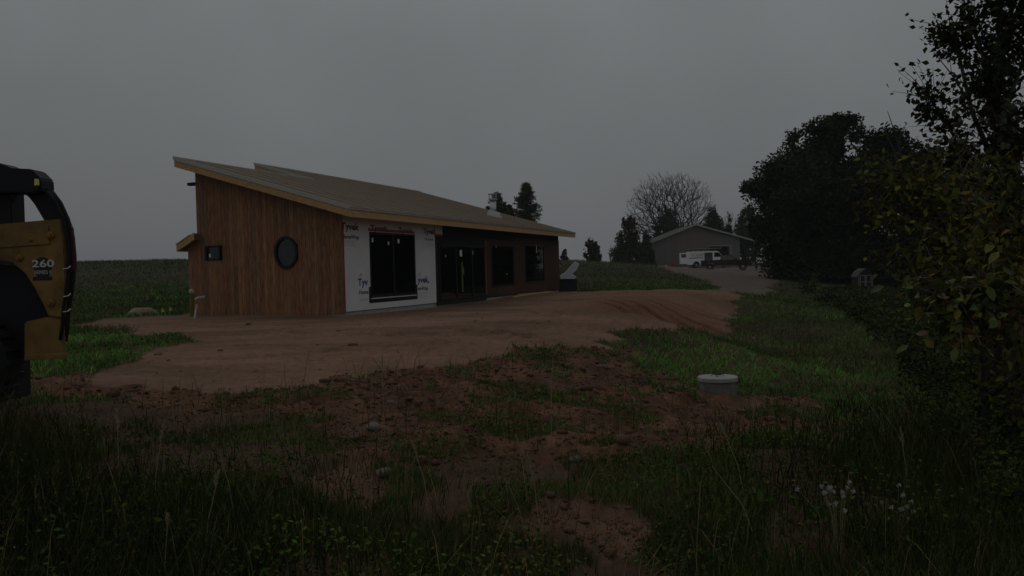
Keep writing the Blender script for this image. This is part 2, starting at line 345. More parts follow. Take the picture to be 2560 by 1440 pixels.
gy = list(np.arange(2.4, 12, .06))+list(np.arange(12, 32, .085)); gy = np.array([2.4-v for v in grow(0, .1, 900, 1.14)][::-1]+gy+grow(gy[-1], .1, 900, 1.035))
nx, ny = len(gx), len(gy); print('grid', nx, ny)
X, Y = np.meshgrid(gx, gy); X = X.ravel(); Y = Y.ravel(); Z = height(X, Y)
pad, so_, dr, br = masks(X, Y)
n = 0; idx = np.arange(nx*ny).reshape(ny, nx); Fc = np.stack([idx[:-1, :-1], idx[:-1, 1:], idx[1:, 1:], idx[1:, :-1]], -1).reshape(-1, 4)
dist = np.hypot(X, Y)
gcol = np.zeros((nx*ny, 3)); gcol[:] = (.085, .05, .03)
far = np.clip((dist-15)/20, 0, 1)[:, None]
gcol = gcol*(1-far)+np.array((.045, .048, .02))*far
nn = fbm(X*.35, Y*.35, 0, 4, 12)[:, None]; nf = fbm(X*3, Y*3, 0, 3, 8)[:, None]
gcol = gcol*(.6+.8*nn)
pc = np.array((.215, .124, .08))*(.7+.6*fbm(X*.5, Y*1.3, 0, 4, 6)[:, None])
damp = np.clip((fbm(X*.35, Y*.8, 3, 3, 77)[:, None]-.45)*3, 0, 1); pc = pc*(1-.3*damp)*(.85+.3*fbm(X*2, Y*5, 7, 3, 61)[:, None])
bank = np.exp(-((X-4.9)**2/3.0**2+(Y-26.6)**2/4.4**2))[:, None]; pc = pc*(1-bank)+np.array((.16, .076, .044))*bank*(.8+.4*nf)
sc_ = np.array((.125, .062, .037))*(.35+1.3*nf)
gcol = np.where(pad[:, None], pc, gcol); gcol = np.where(so_[:, None], sc_, gcol)
gcol = np.where(br[:, None], np.array((.15, .082, .052))*(.6+.8*nf), gcol); gcol = np.where(dr[:, None], np.array((.135, .105, .085))*(.7+.6*nf), gcol)
gm = mat('ground', (.1, .1, .1), .95, attr='col', var=.28, vscale=9, bump=.9, bscale=22, spec=.15)
ground = np_mesh('ground', np.stack([X, Y, Z], 1), Fc, gm, col=gcol, smooth=True); tag(ground, kind='structure')
def gz(x, y): return float(height(np.array([x]), np.array([y]))[0])
print('ground done')

# ------------------------------------------------------------------ house
Mx = np.array([-4.735, 23.0, 0]); ev = np.array([.368, .930, 0]); ev /= np.linalg.norm(ev); gv = np.array([-ev[1], ev[0], 0]); zv = np.array([0, 0, 1.])
HB = EYE-1.07; LEN = 19.3; W = 5.13; SL = .2917; W2 = 8.0; HM = 2.78
def front(px, py, off=0.):
    r = ray(px, py); o = np.array([0, 0, EYE]); nrm = -gv; p0 = Mx+nrm*off; k = ((p0-o)@nrm)/(r@nrm); q = o+r*k-Mx; return q@ev, q[2]-HB
def gable(px, py, off=0.):
    r = ray(px, py); o = np.array([0, 0, EYE]); nrm = -ev; p0 = Mx+nrm*off; k = ((p0-o)@nrm)/(r@nrm); q = o+r*k-Mx; return q@gv, q[2]-HB
WL0 = 5.5; O = Mx+np.array([0, 0, HB])                         # house frame: u along the front, v back, z up
def HP(u, v, h): return O+ev*u+gv*v+zv*h
house = empty('house', O)
tag(house, 'long low unfinished house with cedar gable wall and tan sloping roof', 'house')
def hb(mb, u, v, h): return mb.box(O, ev, gv, zv, u, v, h)
def roof_h(v): return HM+.03+SL*v                   # underside of the roof
hb(hb(MB(), (.02, 6.4), (.02, WL0-.04), (-.55, -.02)), (6.4, LEN-.02), (.02, W2), (-.55, -.02)).build('foundation', 'concrete', house)
hb(hb(MB(), (.1, 6.4), (.1, W-.1), (-.018, .02)), (6.4, LEN-.1), (.1, W2-.1), (-.018, .02)).build('floor', 'interior', house)
# gable wall behind the boards with its two openings
def grid_wall(P_, L_, H0, top, holes, th0, th1):
    """cells between hole edges; P_(a,b,off) maps to world; top(a) gives the height"""
    mb = MB(); A = sorted({0., L_, *[h[0] for h in holes], *[h[1] for h in holes]}); B = sorted({H0, *[h[2] for h in holes], *[h[3] for h in holes]})
    for i in range(len(A)-1):
        a0, a1 = A[i], A[i+1]
        for j in range(len(B)):
            b0 = B[j]; b1 = B[j+1] if j+1 < len(B) else None
            am = (a0+a1)/2; bm_ = (b0+(b1 if b1 else top(am)))/2
            if any(h[0] < am < h[1] and h[2] < bm_ < h[3] for h in holes): continue
            t0 = b1 if b1 else top(a0); t1 = b1 if b1 else top(a1)
            q = [P_(a0, b0, th0), P_(a1, b0, th0), P_(a1, t1, th0), P_(a0, t0, th0)]
            mb.prism(q, np.array(P_(a0, b0, th1))-np.array(P_(a0, b0, th0)))
    return mb
ov = [gable(689, 632), gable(744, 632), gable(716, 592), gable(716, 671)]
oc = ((ov[0][0]+ov[1][0])/2, (ov[2][1]+ov[3][1])/2); orx = abs(ov[0][0]-ov[1][0])/2; orz = abs(ov[2][1]-ov[3][1])/2
s0 = gable(516, 651); s1 = gable(551, 614); sqw = (s1[0], s0[0], s0[1], s1[1])
WL = 5.5
PG = lambda v, h, off: O+gv*v+zv*h+ev*off
LT = lambda v: (roof_h(v) if v <= W else 2.36-.32*(v-W))
ovh = (oc[0]-orx*.8, oc[0]+orx*.8, oc[1]-orz*.8, oc[1]+orz*.8)
grid_wall(PG, W, 0., lambda v: roof_h(v)-.02, [sqw, ovh], .03, .14).build('wall_frame', 'felt', house, local=False)
# cedar boards, one by one; those that meet a window are cut round it
NB = 41; bw = WL/NB
NB = 38; edges = [(i*W/NB+.003, (i+1)*W/NB-.003) for i in range(NB)]+[(W+.002+i*.123, W+.122+i*.123) for i in range(3)]
for v0, v1 in edges:
    vm_ = (v0+v1)/2
    bot = -.06-.18*vm_/W-random.uniform(0, .01)
    hi = (lambda v: roof_h(v)-.01) if vm_ < W else (lambda v: 2.15-.5*(v-W)-.005)
    cuts = []
    if v1 > sqw[0] and v0 < sqw[1]: cuts.append((sqw[2]-.01, sqw[3]+.01))
    if abs(vm_-oc[0]) < orx: k = orz*math.sqrt(max(0, 1-((vm_-oc[0])/orx)**2)); cuts.append((oc[1]-k, oc[1]+k))
    mb = MB(); a = bot; th = random.uniform(0, .004)
    segs = []
    for c0, c1 in cuts: segs.append((a, c0, c0)); a = c1
    segs.append((a, None, None))
    if not cuts and random.random() < .25:           # a butt joint
        j = random.uniform(1, 2.4); segs = [(bot, j-.002, j-.002), (j+.002, None, None)]
    for z0, z1, _ in segs:
        mb = MB(); t0, t1 = (z1, z1) if z1 is not None else (hi(v0), hi(v1))
        mb.prism([PG(v0, z0, .0-th), PG(v1, z0, .0-th), PG(v1, t1, .0-th), PG(v0, t0, .0-th)], ev*.024)
        mb.build('siding_board', 'cedar', house)
mb = MB(); mb.box(O, ev, gv, zv, (-.006, .02), (-.016, -.002), (-.1, HM-.02)); mb.build('corner_board', 'cedar', house)
# oval window
def oval(parent):
    wn = MB(); k = 40
    def ring(rx, rz, off): return [PG(oc[0]+rx*math.cos(a*2*math.pi/k), oc[1]+rz*math.sin(a*2*math.pi/k), off) for a in range(k)]
    R1, R2, R3, R4 = ring(orx+.02, orz+.02, -.05), ring(orx-.055, orz-.055, -.05), ring(orx-.055, orz-.055, .06), ring(orx+.02, orz+.02, .026)
    fs = []
    for a, b in ((0, 1), (1, 2), (0, 3)): fs += [(a*k+i, a*k+(i+1) % k, b*k+(i+1) % k, b*k+i) for i in range(k)]
    wn.add(R1+R2+R3+R4, fs); f = wn.build('window_frame', 'black_frame', parent, smooth=False); f['label'] = 'oval black window frame'
    g = MB().add(ring(orx-.054, orz-.054, .0), [tuple(range(k))]).build('pane', 'glass', f)
    return f
oval(house)
def rect_frame(PF, a0, a1, b0, b1, fw, d0, d1):
    mb = MB()
    for (p, q, r, s) in ((a0, a0+fw, b0, b1), (a1-fw, a1, b0, b1), (a0+fw, a1-fw, b0, b0+fw), (a0+fw, a1-fw, b1-fw, b1)):
        mb.prism([PF(p, r, d0), PF(q, r, d0), PF(q, s, d0), PF(p, s, d0)], np.array(PF(p, r, d1))-np.array(PF(p, r, d0)))
    return mb
f = rect_frame(PG, *sqw, .05, -.035, .1).build('window_frame', 'black_frame', house); f['label'] = 'small square black window frame'
MB().prism([PG(sqw[0]+.05, sqw[2]+.05, .02), PG(sqw[1]-.05, sqw[2]+.05, .02), PG(sqw[1]-.05, sqw[3]-.05, .02), PG(sqw[0]+.05, sqw[3]-.05, .02)], ev*.006).build('pane', 'glass', f)
a_, b_ = gable(524, 639); MB().prism([PG(a_-.035, b_-.05, .012), PG(a_+.035, b_-.05, .012), PG(a_+.035, b_+.05, .012), PG(a_-.035, b_+.05, .012)], ev*.003).build('sticker_or_glint', 'sticker_or_glint', f)  # white patch paints the reflection in the small pane
# front wall
PFt = lambda u, h, off: O+ev*u+zv*h-gv*off
def frect(x0, y0, x1, y1):                           # pixel corners (left-bottom, right-top) onto the front wall
    a = front(x0, y0); b = front(x1, y1); return (a[0], b[0], a[1], b[1])
w1 = (front(924, 660)[0], front(1037, 660)[0], front(980, 741)[1], front(980, 583)[1])
d1 = (front(1097, 680)[0], front(1217, 680)[0], .03, front(1160, 612)[1])
w2 = (front(1229, 660)[0], front(1283, 660)[0], front(1255, 716)[1], front(1255, 612)[1])
w3 = (front(1311, 660)[0], front(1360, 660)[0], front(1336, 706)[1], front(1336, 612)[1])
print('openings', [tuple(round(q, 2) for q in r) for r in (w1, d1, w2, w3)])
grid_wall(PFt, LEN, 0., lambda u: HM-.0, [w1, d1, w2, w3], .0, -.13).build('wall_frame', 'felt', house)
# back and far walls, dark inside
mb = MB(); hb(mb, (6.6, LEN), (W2-.12, W2), (0, roof_h(W2)-.1)); hb(mb, (.15, 6.6), (W-.12, W), (0, roof_h(W)-.1)); mb.build('back_wall', 'interior', house)
MB().prism([HP(LEN-.12, .14, 0), HP(LEN-.12, W2-.13, 0), HP(LEN-.12, W2-.13, roof_h(W2)-.1), HP(LEN-.12, .14, roof_h(.14)-.02)], ev*.12).build('end_wall', 'brown_siding', house)
MB().prism([HP(6.6, W+.002, 0), HP(6.6, W2-.13, 0), HP(6.6, W2-.13, roof_h(W2)-.1), HP(6.6, W+.002, roof_h(W)-.02)], ev*.12).build('end_wall', 'brown_siding', house)
# house wrap
uw = front(1089, 700)[0]; uw2 = front(1105, 575)[0]; hcut = front(1095, 590)[1]
mb = MB()
PW = lambda u, h, off: PFt(u, h, off)
def cell(mb, u0, u1, h0, h1, o0=.001, o1=.012): mb.prism([PW(u0, h0, o0), PW(u1, h0, o0), PW(u1, h1, o0), PW(u0, h1, o0)], -gv*(o1-o0))
hw0 = .0
cell(mb, .02, w1[0], hw0, HM-.01); cell(mb, w1[1], uw, hw0, HM-.01); cell(mb, w1[0], w1[1], hw0, w1[2]); cell(mb, w1[0], w1[1], w1[3], HM-.01); cell(mb, uw, uw2, hcut, HM-.01)
wrap = mb.build('house_wrap', 'wrap', house)
def wtext(txt, px, py, hpx, m, name='lettering', wpx=None, bold=.01):
    a = front(px, py, .016); b = front(px, py-hpx, .016); h = b[1]-a[1]
    wd = None
    if wpx: wd = front(px+wpx, py, .016)[0]-a[0]
    text_part(txt, name, m, wrap, PFt(a[0], a[1], .016), ev, zv, h, width=wd, bold=bold)
wtext('Tyvek', 853, 573, 18, 'ink', wpx=45, bold=.03); wtext('HomeWrap', 856, 596, 11, 'ink', wpx=42, bold=.025)
wtext('Tyvek', 926, 575, 13, 'ink', wpx=44, bold=.03); wtext('Tyvek', 996, 581, 13, 'ink', wpx=36, bold=.03); wtext('Tyvek', 1059, 584, 14, 'ink', wpx=28, bold=.03); wtext('Home', 1062, 601, 8, 'ink', wpx=21)
wtext('Tyv', 895, 714, 18, 'ink_blue', wpx=25, bold=.03); wtext('Home', 898, 736, 11, 'ink', wpx=23, bold=.02)
wtext('yvek,', 1044, 707, 16, 'ink_blue', wpx=29, bold=.03); wtext('meWrap', 1045, 726, 10, 'ink', wpx=25, bold=.02)
wtext('k', 858, 718, 15, 'ink', wpx=6, bold=.03); wtext('p', 860, 736, 9, 'ink', wpx=4)
for px, py, ww in ((858, 603, 34), (861, 608, 28), (858, 613, 30), (1065, 610, 20), (1066, 615, 18), (900, 749, 22), (901, 753, 18), (1046, 734, 24), (1047, 739, 20), (1047, 744, 22)):
    a = front(px, py, .016); b = front(px+ww, py, .016); m_ = MB(); m_.prism([PFt(a[0], a[1], .0145), PFt(b[0], a[1], .0145), PFt(b[0], a[1]+.018, .0145), PFt(a[0], a[1]+.018, .0145)], -gv*.001); m_.build('print_line', 'ink_grey', wrap)
for px in (893, 1040):                               # small pink emblem over the lower lettering: a wavy mark
    for j in range(3):
        a = front(px+3+j*2, 690-j*3, .016); m_ = MB()
        wd = .12-.02*j; m_.tube([PFt(a[0]+wd*q/6*1.6, a[1]+.012*math.sin(q*1.6), .0165) for q in range(7)], .007, 4); m_.build('emblem', 'ink_pink', wrap)
def strip(u0, u1, h0, h1, name, m, par=house, o0=.013, o1=.018):
    mb = MB(); cell(mb, u0, u1, h0, h1, o0, o1); return mb.build(name, m, par)
strip(.022, .085, .0, HM-.25, 'red_tape', 'tape', wrap)
strip(w1[0]-.06, w1[1]+.0, w1[3]+.02, w1[3]+.10, 'red_tape', 'tape', wrap)
strip(uw+.02, uw2, hcut, hcut+.07, 'red_tape', 'tape', wrap); strip(uw-.02, uw+.02, hcut, HM-.1, 'red_tape', 'tape', wrap)
# black sill flashing of the wrapped window
strip(w1[0]-.10, w1[0]-.005, w1[2]-.15, w1[2]+.33, 'flashing_tape', 'felt', wrap, .013, .02); strip(w1[1]+.005, w1[1]+.10, w1[2]-.15, w1[2]+.33, 'flashing_tape', 'felt', wrap, .013, .02)
strip(w1[0]-.005, w1[1]+.005, w1[2]-.15, w1[2]-.03, 'flashing_tape', 'felt', wrap, .013, .02)
def window(r, cols=1, name='window', transom=None, stickers=(), sill=False, fw=.06):
    fr_ = rect_frame(PFt, r[0], r[1], r[2], r[3], fw, .03, -.08)
    for k in range(1, cols):
        c = r[0]+(r[1]-r[0])*k/cols; fr_.prism([PFt(c-.04, r[2]+fw, .025), PFt(c+.04, r[2]+fw, .025), PFt(c+.04, r[3]-fw, .025), PFt(c-.04, r[3]-fw, .025)], gv*.10)
    fo = fr_.build(name, 'black_frame', house)
    for k in range(cols):
        c0 = r[0]+(r[1]-r[0])*k/cols+(fw if k == 0 else .04); c1 = r[0]+(r[1]-r[0])*(k+1)/cols-(fw if k == cols-1 else .04)
        MB().prism([PFt(c0, r[2]+fw, .0), PFt(c1, r[2]+fw, .0), PFt(c1, r[3]-fw, .0), PFt(c0, r[3]-fw, .0)], gv*.008).build('pane', 'glass', fo)
    for (px, py, wq, hq) in stickers:
        a = front(px, py, .0); m_ = MB(); m_.prism([PFt(a[0]-wq/2, a[1]-hq/2, .002), PFt(a[0]+wq/2, a[1]-hq/2, .002), PFt(a[0]+wq/2, a[1]+hq/2, .002), PFt(a[0]-wq/2, a[1]+hq/2, .002)], -gv*.003); m_.build('sticker_or_glint', 'sticker_or_glint', fo)
    return fo
wf = window(w1, 2, stickers=((996, 603, .13, .13), (931, 600, .08, .13), (971, 608, .08, .11)))
strip(w1[0]+.02, w1[1]-.0, w1[2]-.03, w1[2]+.0, 'sill_trim', 'flash', wf, .02, .05)
wf['label'] = 'black framed window with paper stickers in the white house wrap'
df = window(d1, 3, 'patio_door', stickers=((1152, 633, .20, .24), (1182, 632, .07, .14), (1114, 640, .05, .08)), fw=.09)
a0 = front(1153, 655); a1 = front(1153, 730); m_ = MB(); m_.prism([PFt(a0[0]-.06, a1[1], .027), PFt(a0[0]+.06, a1[1], .027), PFt(a0[0]+.06, a0[1], .027), PFt(a0[0]-.06, a0[1], .027)], -gv*.01); m_.build('gap_light_strip', 'gap_light', df)  # green strip paints the light slit that shows through the door gap
MB().tube([PFt(d1[0]+1.35*(d1[1]-d1[0])/3, .95, .07), PFt(d1[0]+1.35*(d1[1]-d1[0])/3, 1.2, .07)], .012, 6).build('handle', 'steel', df)
wf2 = window(w2, 1, stickers=((1240, 614, .07, .16), (1267, 685, .06, .07)))
wf3 = window(w3, 1, stickers=((1341, 620, .07, .45),))
# black felt round the door, brown boards farther along
ub = front(1216, 680)[0]
nb = 58; bwid = (LEN-ub)/nb
for i in range(nb):
    u0, u1 = ub+i*bwid+.003, ub+(i+1)*bwid-.003; um = (u0+u1)/2; mb = MB()
    cuts = [r for r in (w2, w3) if r[0]-.02 < um < r[1]+.02]
    top = front(1250, 601)[1] if um < w2[1]+.3 else HM-.3
    if cuts:
        cell(mb, u0, u1, .02, cuts[0][2]-.01, .001, .022); mb.build('siding_board', 'brown_siding', house); mb = MB()
        if cuts[0][3]+.05 < top: cell(mb, u0, u1, cuts[0][3]+.01, top, .001, .022)
    else: cell(mb, u0, u1, .02, top, .001, .022)
    if mb.v: mb.build('siding_board', 'brown_siding', house)
strip(ub-.12, ub-.0, .1, front(1218, 600)[1], 'trim_board', 'cedar', house, .001, .03)
strip(uw+.05, ub-.15, -.09, .02, 'door_sill', 'felt', house, .001, .06)
# roof: panels with standing ribs running from ridge to eave
OG, OE, OF, OH = .5, .6, .95, .31; TH = .245
def RP(u, v, k=0.): return HP(u, v, roof_h(v)+k)
V1, V2, US = W+OH, 8.15, 6.55
npan = 23; pw = (LEN+OG+OF)/npan
for i in range(npan):
    u0, u1 = -OG+i*pw, -OG+(i+1)*pw; vt = V2 if u0 >= US-.4 else V1
    prof = []
    for k in range(4):
        a = u0+pw*k/4; prof += [(a, .010), (a+.02, .010), (a+.035, .0), (a+pw/4-.02, .0)]
    prof += [(u1-.002, .0)]
    mb = MB(); top = [RP(a, vt, TH+.012+z) for a, z in prof]; bt = [RP(a, -OE-.04, TH+.012+z) for a, z in prof]; m_ = len(prof)
    mb.add(top+bt, [(j, j+1, m_+j+1, m_+j) for j in range(m_-1)]); o = mb.build('roof_panel', 'roof', house)
def slab(u0, u1, v0, v1, k0, k1): 
    mb = MB(); mb.prism([RP(u0, v0, k0), RP(u1, v0, k0), RP(u1, v1, k0), RP(u0, v1, k0)], zv*(k1-k0)); return mb
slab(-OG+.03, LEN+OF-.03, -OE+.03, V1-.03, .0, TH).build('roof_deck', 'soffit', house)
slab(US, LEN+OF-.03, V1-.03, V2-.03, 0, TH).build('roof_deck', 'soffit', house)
slab(-OG, -OG+.028, -OE, V1, -.015, TH).build('rake_fascia', 'fascia', house); slab(LEN+OF-.028, LEN+OF, -OE, V2, -.015, TH).build('rake_fascia', 'fascia', house); slab(US-.03, US-.002, V1, V2, -.015, TH).build('rake_fascia', 'fascia', house)
for k in range(5):
    a = -OG+.028+(LEN+OF+OG-.056)*k/5; b = -OG+.028+(LEN+OF+OG-.056)*(k+1)/5-.006
    slab(a, b, -OE, -OE+.028, -.015, TH).build('eave_fascia', 'fascia', house)
slab(-OG, US-.03, V1-.028, V1, 0, TH).build('back_fascia', 'fascia', house); slab(US-.03, LEN+OF, V2-.028, V2, 0, TH).build('back_fascia', 'fascia', house)
slab(-OG-.02, -OG-.002, -OE-.03, V1+.02, TH-.06, TH+.05).build('drip_edge', 'drip', house)
slab(-OG-.02, US-.03, V1, V1+.03, TH-.04, TH+.055).build('ridge_cap', 'drip', house); slab(US-.05, LEN+OF+.02, V2, V2+.03, TH-.04, TH+.055).build('ridge_cap', 'drip', house)
slab(US-.05, US-.032, V1+.03, V2, TH-.04, TH+.055).build('drip_edge', 'drip', house)
slab(-OG-.02, LEN+OF+.02, -OE-.03, -OE-.002, TH-.045, TH+.008).build('drip_edge', 'drip', house)
# lean-to roof at the back
def LP(u, v, k=0.): return HP(u, v, 2.15-.5*(v-W)+k)
def lslab(u0, u1, v0, v1, k0, k1): mb = MB(); mb.prism([LP(u0, v0, k0), LP(u1, v0, k0), LP(u1, v1, k0), LP(u0, v1, k0)], zv*(k1-k0)); return mb
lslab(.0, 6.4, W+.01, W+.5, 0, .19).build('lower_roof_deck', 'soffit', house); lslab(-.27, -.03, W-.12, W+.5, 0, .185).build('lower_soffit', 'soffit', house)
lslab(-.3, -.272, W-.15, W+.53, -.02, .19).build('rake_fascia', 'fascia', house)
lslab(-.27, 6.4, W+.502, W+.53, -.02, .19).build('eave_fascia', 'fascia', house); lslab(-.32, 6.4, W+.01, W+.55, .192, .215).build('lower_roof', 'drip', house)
hb(MB(), (.15, 6.4), (WL-.06, WL), (0, 1.9)).build('lower_wall', 'cedar', house)
hb(MB(), (-.05, .1), (W+.0, W+.27), (3.86, 3.95)).build('beam_end', 'felt', house)
# flue and vent
a = None
def roof_at(px, py):
    r = ray(px, py); o = np.array([0, 0, EYE]); nrm = np.cross(ev, gv+zv*SL); p0 = RP(0, 0, TH+.02); k = ((p0-o)@nrm)/(r@nrm); return o+r*k
c = roof_at(1233, 540); print('flue at', c)
ht = lambda py: (c[1])*0+P(1233, py, c[1])[2]
fl = MB().tube([c+zv*-.1, np.array([c[0], c[1], ht(500)])], .15, 16).build('flue', 'steel', house, smooth=True)
z0, z1 = ht(500), ht(485)
mb = MB().lathe((c[0], c[1], z0), [(.2, 0), (.2, .05)], 16); mb.lathe((c[0], c[1], z1-.02), [(.21, 0), (.21, .03)], 16)
for k in range(6):
    a = k*math.pi/3+.3; mb.tube([(c[0]+.18*math.cos(a), c[1]+.18*math.sin(a), z0), (c[0]+.18*math.cos(a), c[1]+.18*math.sin(a), z1)], .014, 5)
mb.build('flue_cap', 'steel', fl)
c2 = roof_at(1236, 541)
mb = MB()
for k, (s, hh) in enumerate(((.26, 0), (.21, .14))): mb.box(c2, ev, gv+zv*SL, zv, (-s, s), (-s, s), (hh-.05, hh+.09))
mb.build('roof_vent', 'flash', house)

# ------------------------------------------------------------------ things by the house
def thing_mesh(name, mb, m, label, cat, group=None, **k):
    o = mb.build(name, m, **k); return tag(o, label, cat, group)
g0 = P(480, 790, 23.9); zg = gz(g0[0], g0[1])
pt = empty('standpipe', (g0[0], g0[1], zg)); tag(pt, 'weathered yellowish standpipe with pale cap at the left corner of the cedar wall', 'pipe')
a = P(479, 733, 23.9); MB().tube([(g0[0], g0[1], zg-.1), (a[0], a[1], a[2])], .06, 8).build('post', 'oldpost', pt)
MB().lathe((a[0], a[1], a[2]-.01), [(.05, 0), (.085, .03), (.075, .1), (.02, .13)], 10).build('cap', 'pipe', pt)
q = [P(486, 796, 23.2), P(489, 780, 23.3), P(492, 762, 23.4)]; q[0][2] = gz(q[0][0], q[0][1])-.05
thing_mesh('drain_pipe', MB().tube(q, .035, 8), 'pipe', 'thin grey pipe leaning out of the dirt beside the standpipe', 'pipe')
q = [P(488, 749, 23.5), P(495, 745, 23.5), P(509, 743, 23.6), P(512, 742, 24.1)]
thing_mesh('vent_pipe', MB().tube(q, .04, 8), 'pipe', 'short bent grey pipe sticking out low on the cedar wall', 'pipe')
for k, (xa, ya, xb, yb) in enumerate(((1283, 741, 1372, 731), (1296, 735, 1378, 727))):
    a = front(xa, ya, .5-.25*k); b = front(xb, yb, .5-.25*k)
    A = PFt(a[0], 0, .5-.25*k); B = PFt(b[0], 0, .5-.25*k); zA = gz(A[0], A[1])+.06; zB = gz(B[0], B[1])+.06; A[2] = zA; B[2] = zB
    d = (B-A)/np.linalg.norm(B-A); thing_mesh('lumber_board', MB().box(A, d, -gv, zv, (0, np.linalg.norm(B-A)), (-.05, .05), (-.06, .0)), 'lumber',
        ['outer of two pale boards lying on the dirt along the house', 'inner of two pale boards lying on the dirt against the house'][k], 'board')
# black bin with folded sheet
bp_ = P(1420, 727, 41.5); bz = gz(bp_[0], bp_[1])
mb = MB(); ww = .43; mb.abox((bp_[0]-ww-.05, bp_[0]+ww), (bp_[1]-.4, bp_[1]+.4), (bz-.02, bz+.62)); mb.abox((bp_[0]-ww-.08, bp_[0]+ww+.03), (bp_[1]-.43, bp_[1]+.43), (bz+.62, bz+.67))
thing_mesh('storage_bin', mb, 'bin', 'black storage bin on the dirt past the far corner of the house', 'bin', bevel=.02)
sh = [(1398, 694), (1412, 690), (1430, 684), (1440, 676)]
top = [P(1400, 690, 41.3), P(1412, 683, 41.3), P(1432, 660, 41.3), P(1436, 655, 41.3), P(1447, 660, 41.3), P(1440, 675, 41.3), P(1428, 686, 41.3), P(1438, 692, 41.3), P(1436, 697, 41.3), P(1400, 697, 41.3)]
zmin = min(p[2] for p in top); dz_ = bz+.675-zmin
for p in top: p[2] += dz_
sheet_b = MB()
kk = len(top)
A = [p+np.array([0, -.38, 0]) for p in top]; B = [p+np.array([.04, .38, .03]) for p in top]
sheet_b.add(A+B, [tuple(range(kk))[::-1], tuple(range(kk, 2*kk))]+[(i, (i+1) % kk, kk+(i+1) % kk, kk+i) for i in range(kk)])
thing_mesh('plastic_sheet', sheet_b, 'poly', 'crumpled pale plastic sheet folded upright on top of the black bin', 'sheet')
# concrete scrap at the wall foot
for (px, py, s, lb) in ((905, 779, .13, 'pale concrete lump on the dirt under the lettered house wrap'),):
    q = on_ground(px, py); zz = gz(*q); mb = MB(); mb.lathe((q[0], q[1], zz-.03), [(s*.8, 0), (s, .04), (s*.7, .1), (s*.2, .13)], 7); thing_mesh('concrete_lump', mb, 'concrete', lb, 'rubble')

# ------------------------------------------------------------------ sand pile, flags
q = on_ground(342, 786); zz = gz(*q)
mb = MB(); k = 22; vs = [(q[0], q[1]+.3, zz+.2)]
for r, hh in ((.2, .15), (.33, .03), (.45, -.12)):
    for i in range(k): a = i*2*math.pi/k; rr = r*(1+.25*math.sin(3*a+1)+.12*math.sin(7*a)); vs.append((q[0]+rr*1.15*math.cos(a), q[1]+.3+rr*math.sin(a), zz+hh+.05*math.sin(5*a)))
fs = [(0, 1+i, 1+(i+1) % k) for i in range(k)]+[(1+j*k+i, 1+(j+1)*k+i, 1+(j+1)*k+(i+1) % k, 1+j*k+(i+1) % k) for j in range(2) for i in range(k)]
mb.add(vs, fs); thing_mesh('sand_pile', mb, 'sand', 'low pale sand pile in the grass left of the house', 'sand pile', smooth=True)
for (px, py, lb) in ((404, 790, 'small pale marker flag nearer the sand pile'), (423, 786, 'small yellow marker flag nearer the house corner')):
    q = on_ground(px, py+3); zz = gz(*q); fe = empty('marker_flag', (q[0], q[1], zz)); tag(fe, lb, 'flag', 'marker flags in the grass')
    MB().tube([(q[0], q[1], zz-.05), (q[0], q[1], zz+.28)], .006, 4).build('wire', 'steel', fe); MB().prism([(q[0], q[1], zz+.14), (q[0]+.10, q[1], zz+.17), (q[0]+.03, q[1], zz+.29)], (0, .006, 0)).build('flag', 'flag', fe)

# ------------------------------------------------------------------ concrete riser with lid
cx_, cy_ = P(1795, 985, 12.8)[:2]; ctop = P(1795, 941, 12.8)[2]
tk = empty('concrete_riser', (cx_, cy_, ctop-.5)); tag(tk, 'round concrete tank riser with flat pale lid at the edge of the green grass bank', 'tank riser')
R_ = .305
MB().lathe((cx_, cy_, ctop), [(R_*.90, -.75), (R_*.93, -.02), ], 40).build('ring', 'concrete_dark', tk, smooth=False)
MB().lathe((cx_, cy_, ctop), [(R_, -.065), (R_*1.012, -.06), (R_*1.012, -.012), (R_*.985, 0)], 48).build('lid', 'concrete', tk)
hd = MB(); hd.tube([(cx_-.10, cy_+.03, ctop+.01), (cx_-.08, cy_, ctop+.035), (cx_+.07, cy_-.03, ctop+.035), (cx_+.08, cy_-.06, ctop+.008)], .006, 5)
hd.tube([(cx_-.03, cy_+.06, ctop+.03), (cx_-.02, cy_-.07, ctop+.012)], .006, 5); hd.tube([(cx_-.02, cy_+.01, ctop+.03), (cx_+.06, cy_+.07, ctop+.008)], .005, 5); hd.build('lifting_wire', 'felt', tk)

# ------------------------------------------------------------------ loader at the left edge
D0 = 7.0
lb_ = P(60, 1000, D0+.8); lz = gz(lb_[0], lb_[1])
ld = empty('loader', (lb_[0], lb_[1], lz)); tag(ld, 'yellow and black compact loader cut off by the left edge of the view', 'loader')
def pp(pts, d, th, name, m, bevel=0, par=None):
    return MB().prism([P(x, y, d) for x, y in pts], (0, th, 0)).build(name, m, par or ld, bevel=bevel)
def arc(c, r, a0, a1, n=10): return [(c[0]+r[0]*math.cos(a0+(a1-a0)*i/(n-1)), c[1]+r[1]*math.sin(a0+(a1-a0)*i/(n-1))) for i in range(n)]
boom = pp([(-260, 590), (0, 560), (148, 547), (153, 552), (158, 600), (163, 660), (164, 740), (158, 795), (120, 790), (108, 762), (85, 718), (62, 683), (30, 656), (-20, 648), (-260, 648)], D0, .09, 'boom_plate', 'yellow', .008)
pp([(-260, 600), (0, 572), (120, 562), (124, 610), (-260, 640)], D0-.012, .012, 'stiffener_plate', 'yellow', .003)
pp([(60, 805), (120, 792), (158, 797), (160, 840), (162, 895), (60, 900)], D0+.02, .03, 'lower_guard', 'yellow', .01)
pp([(-400, 640), (-130, 640), (-120, 1040), (-400, 1040)], D0+.14, 1.2, 'chassis', 'mblack', .02)
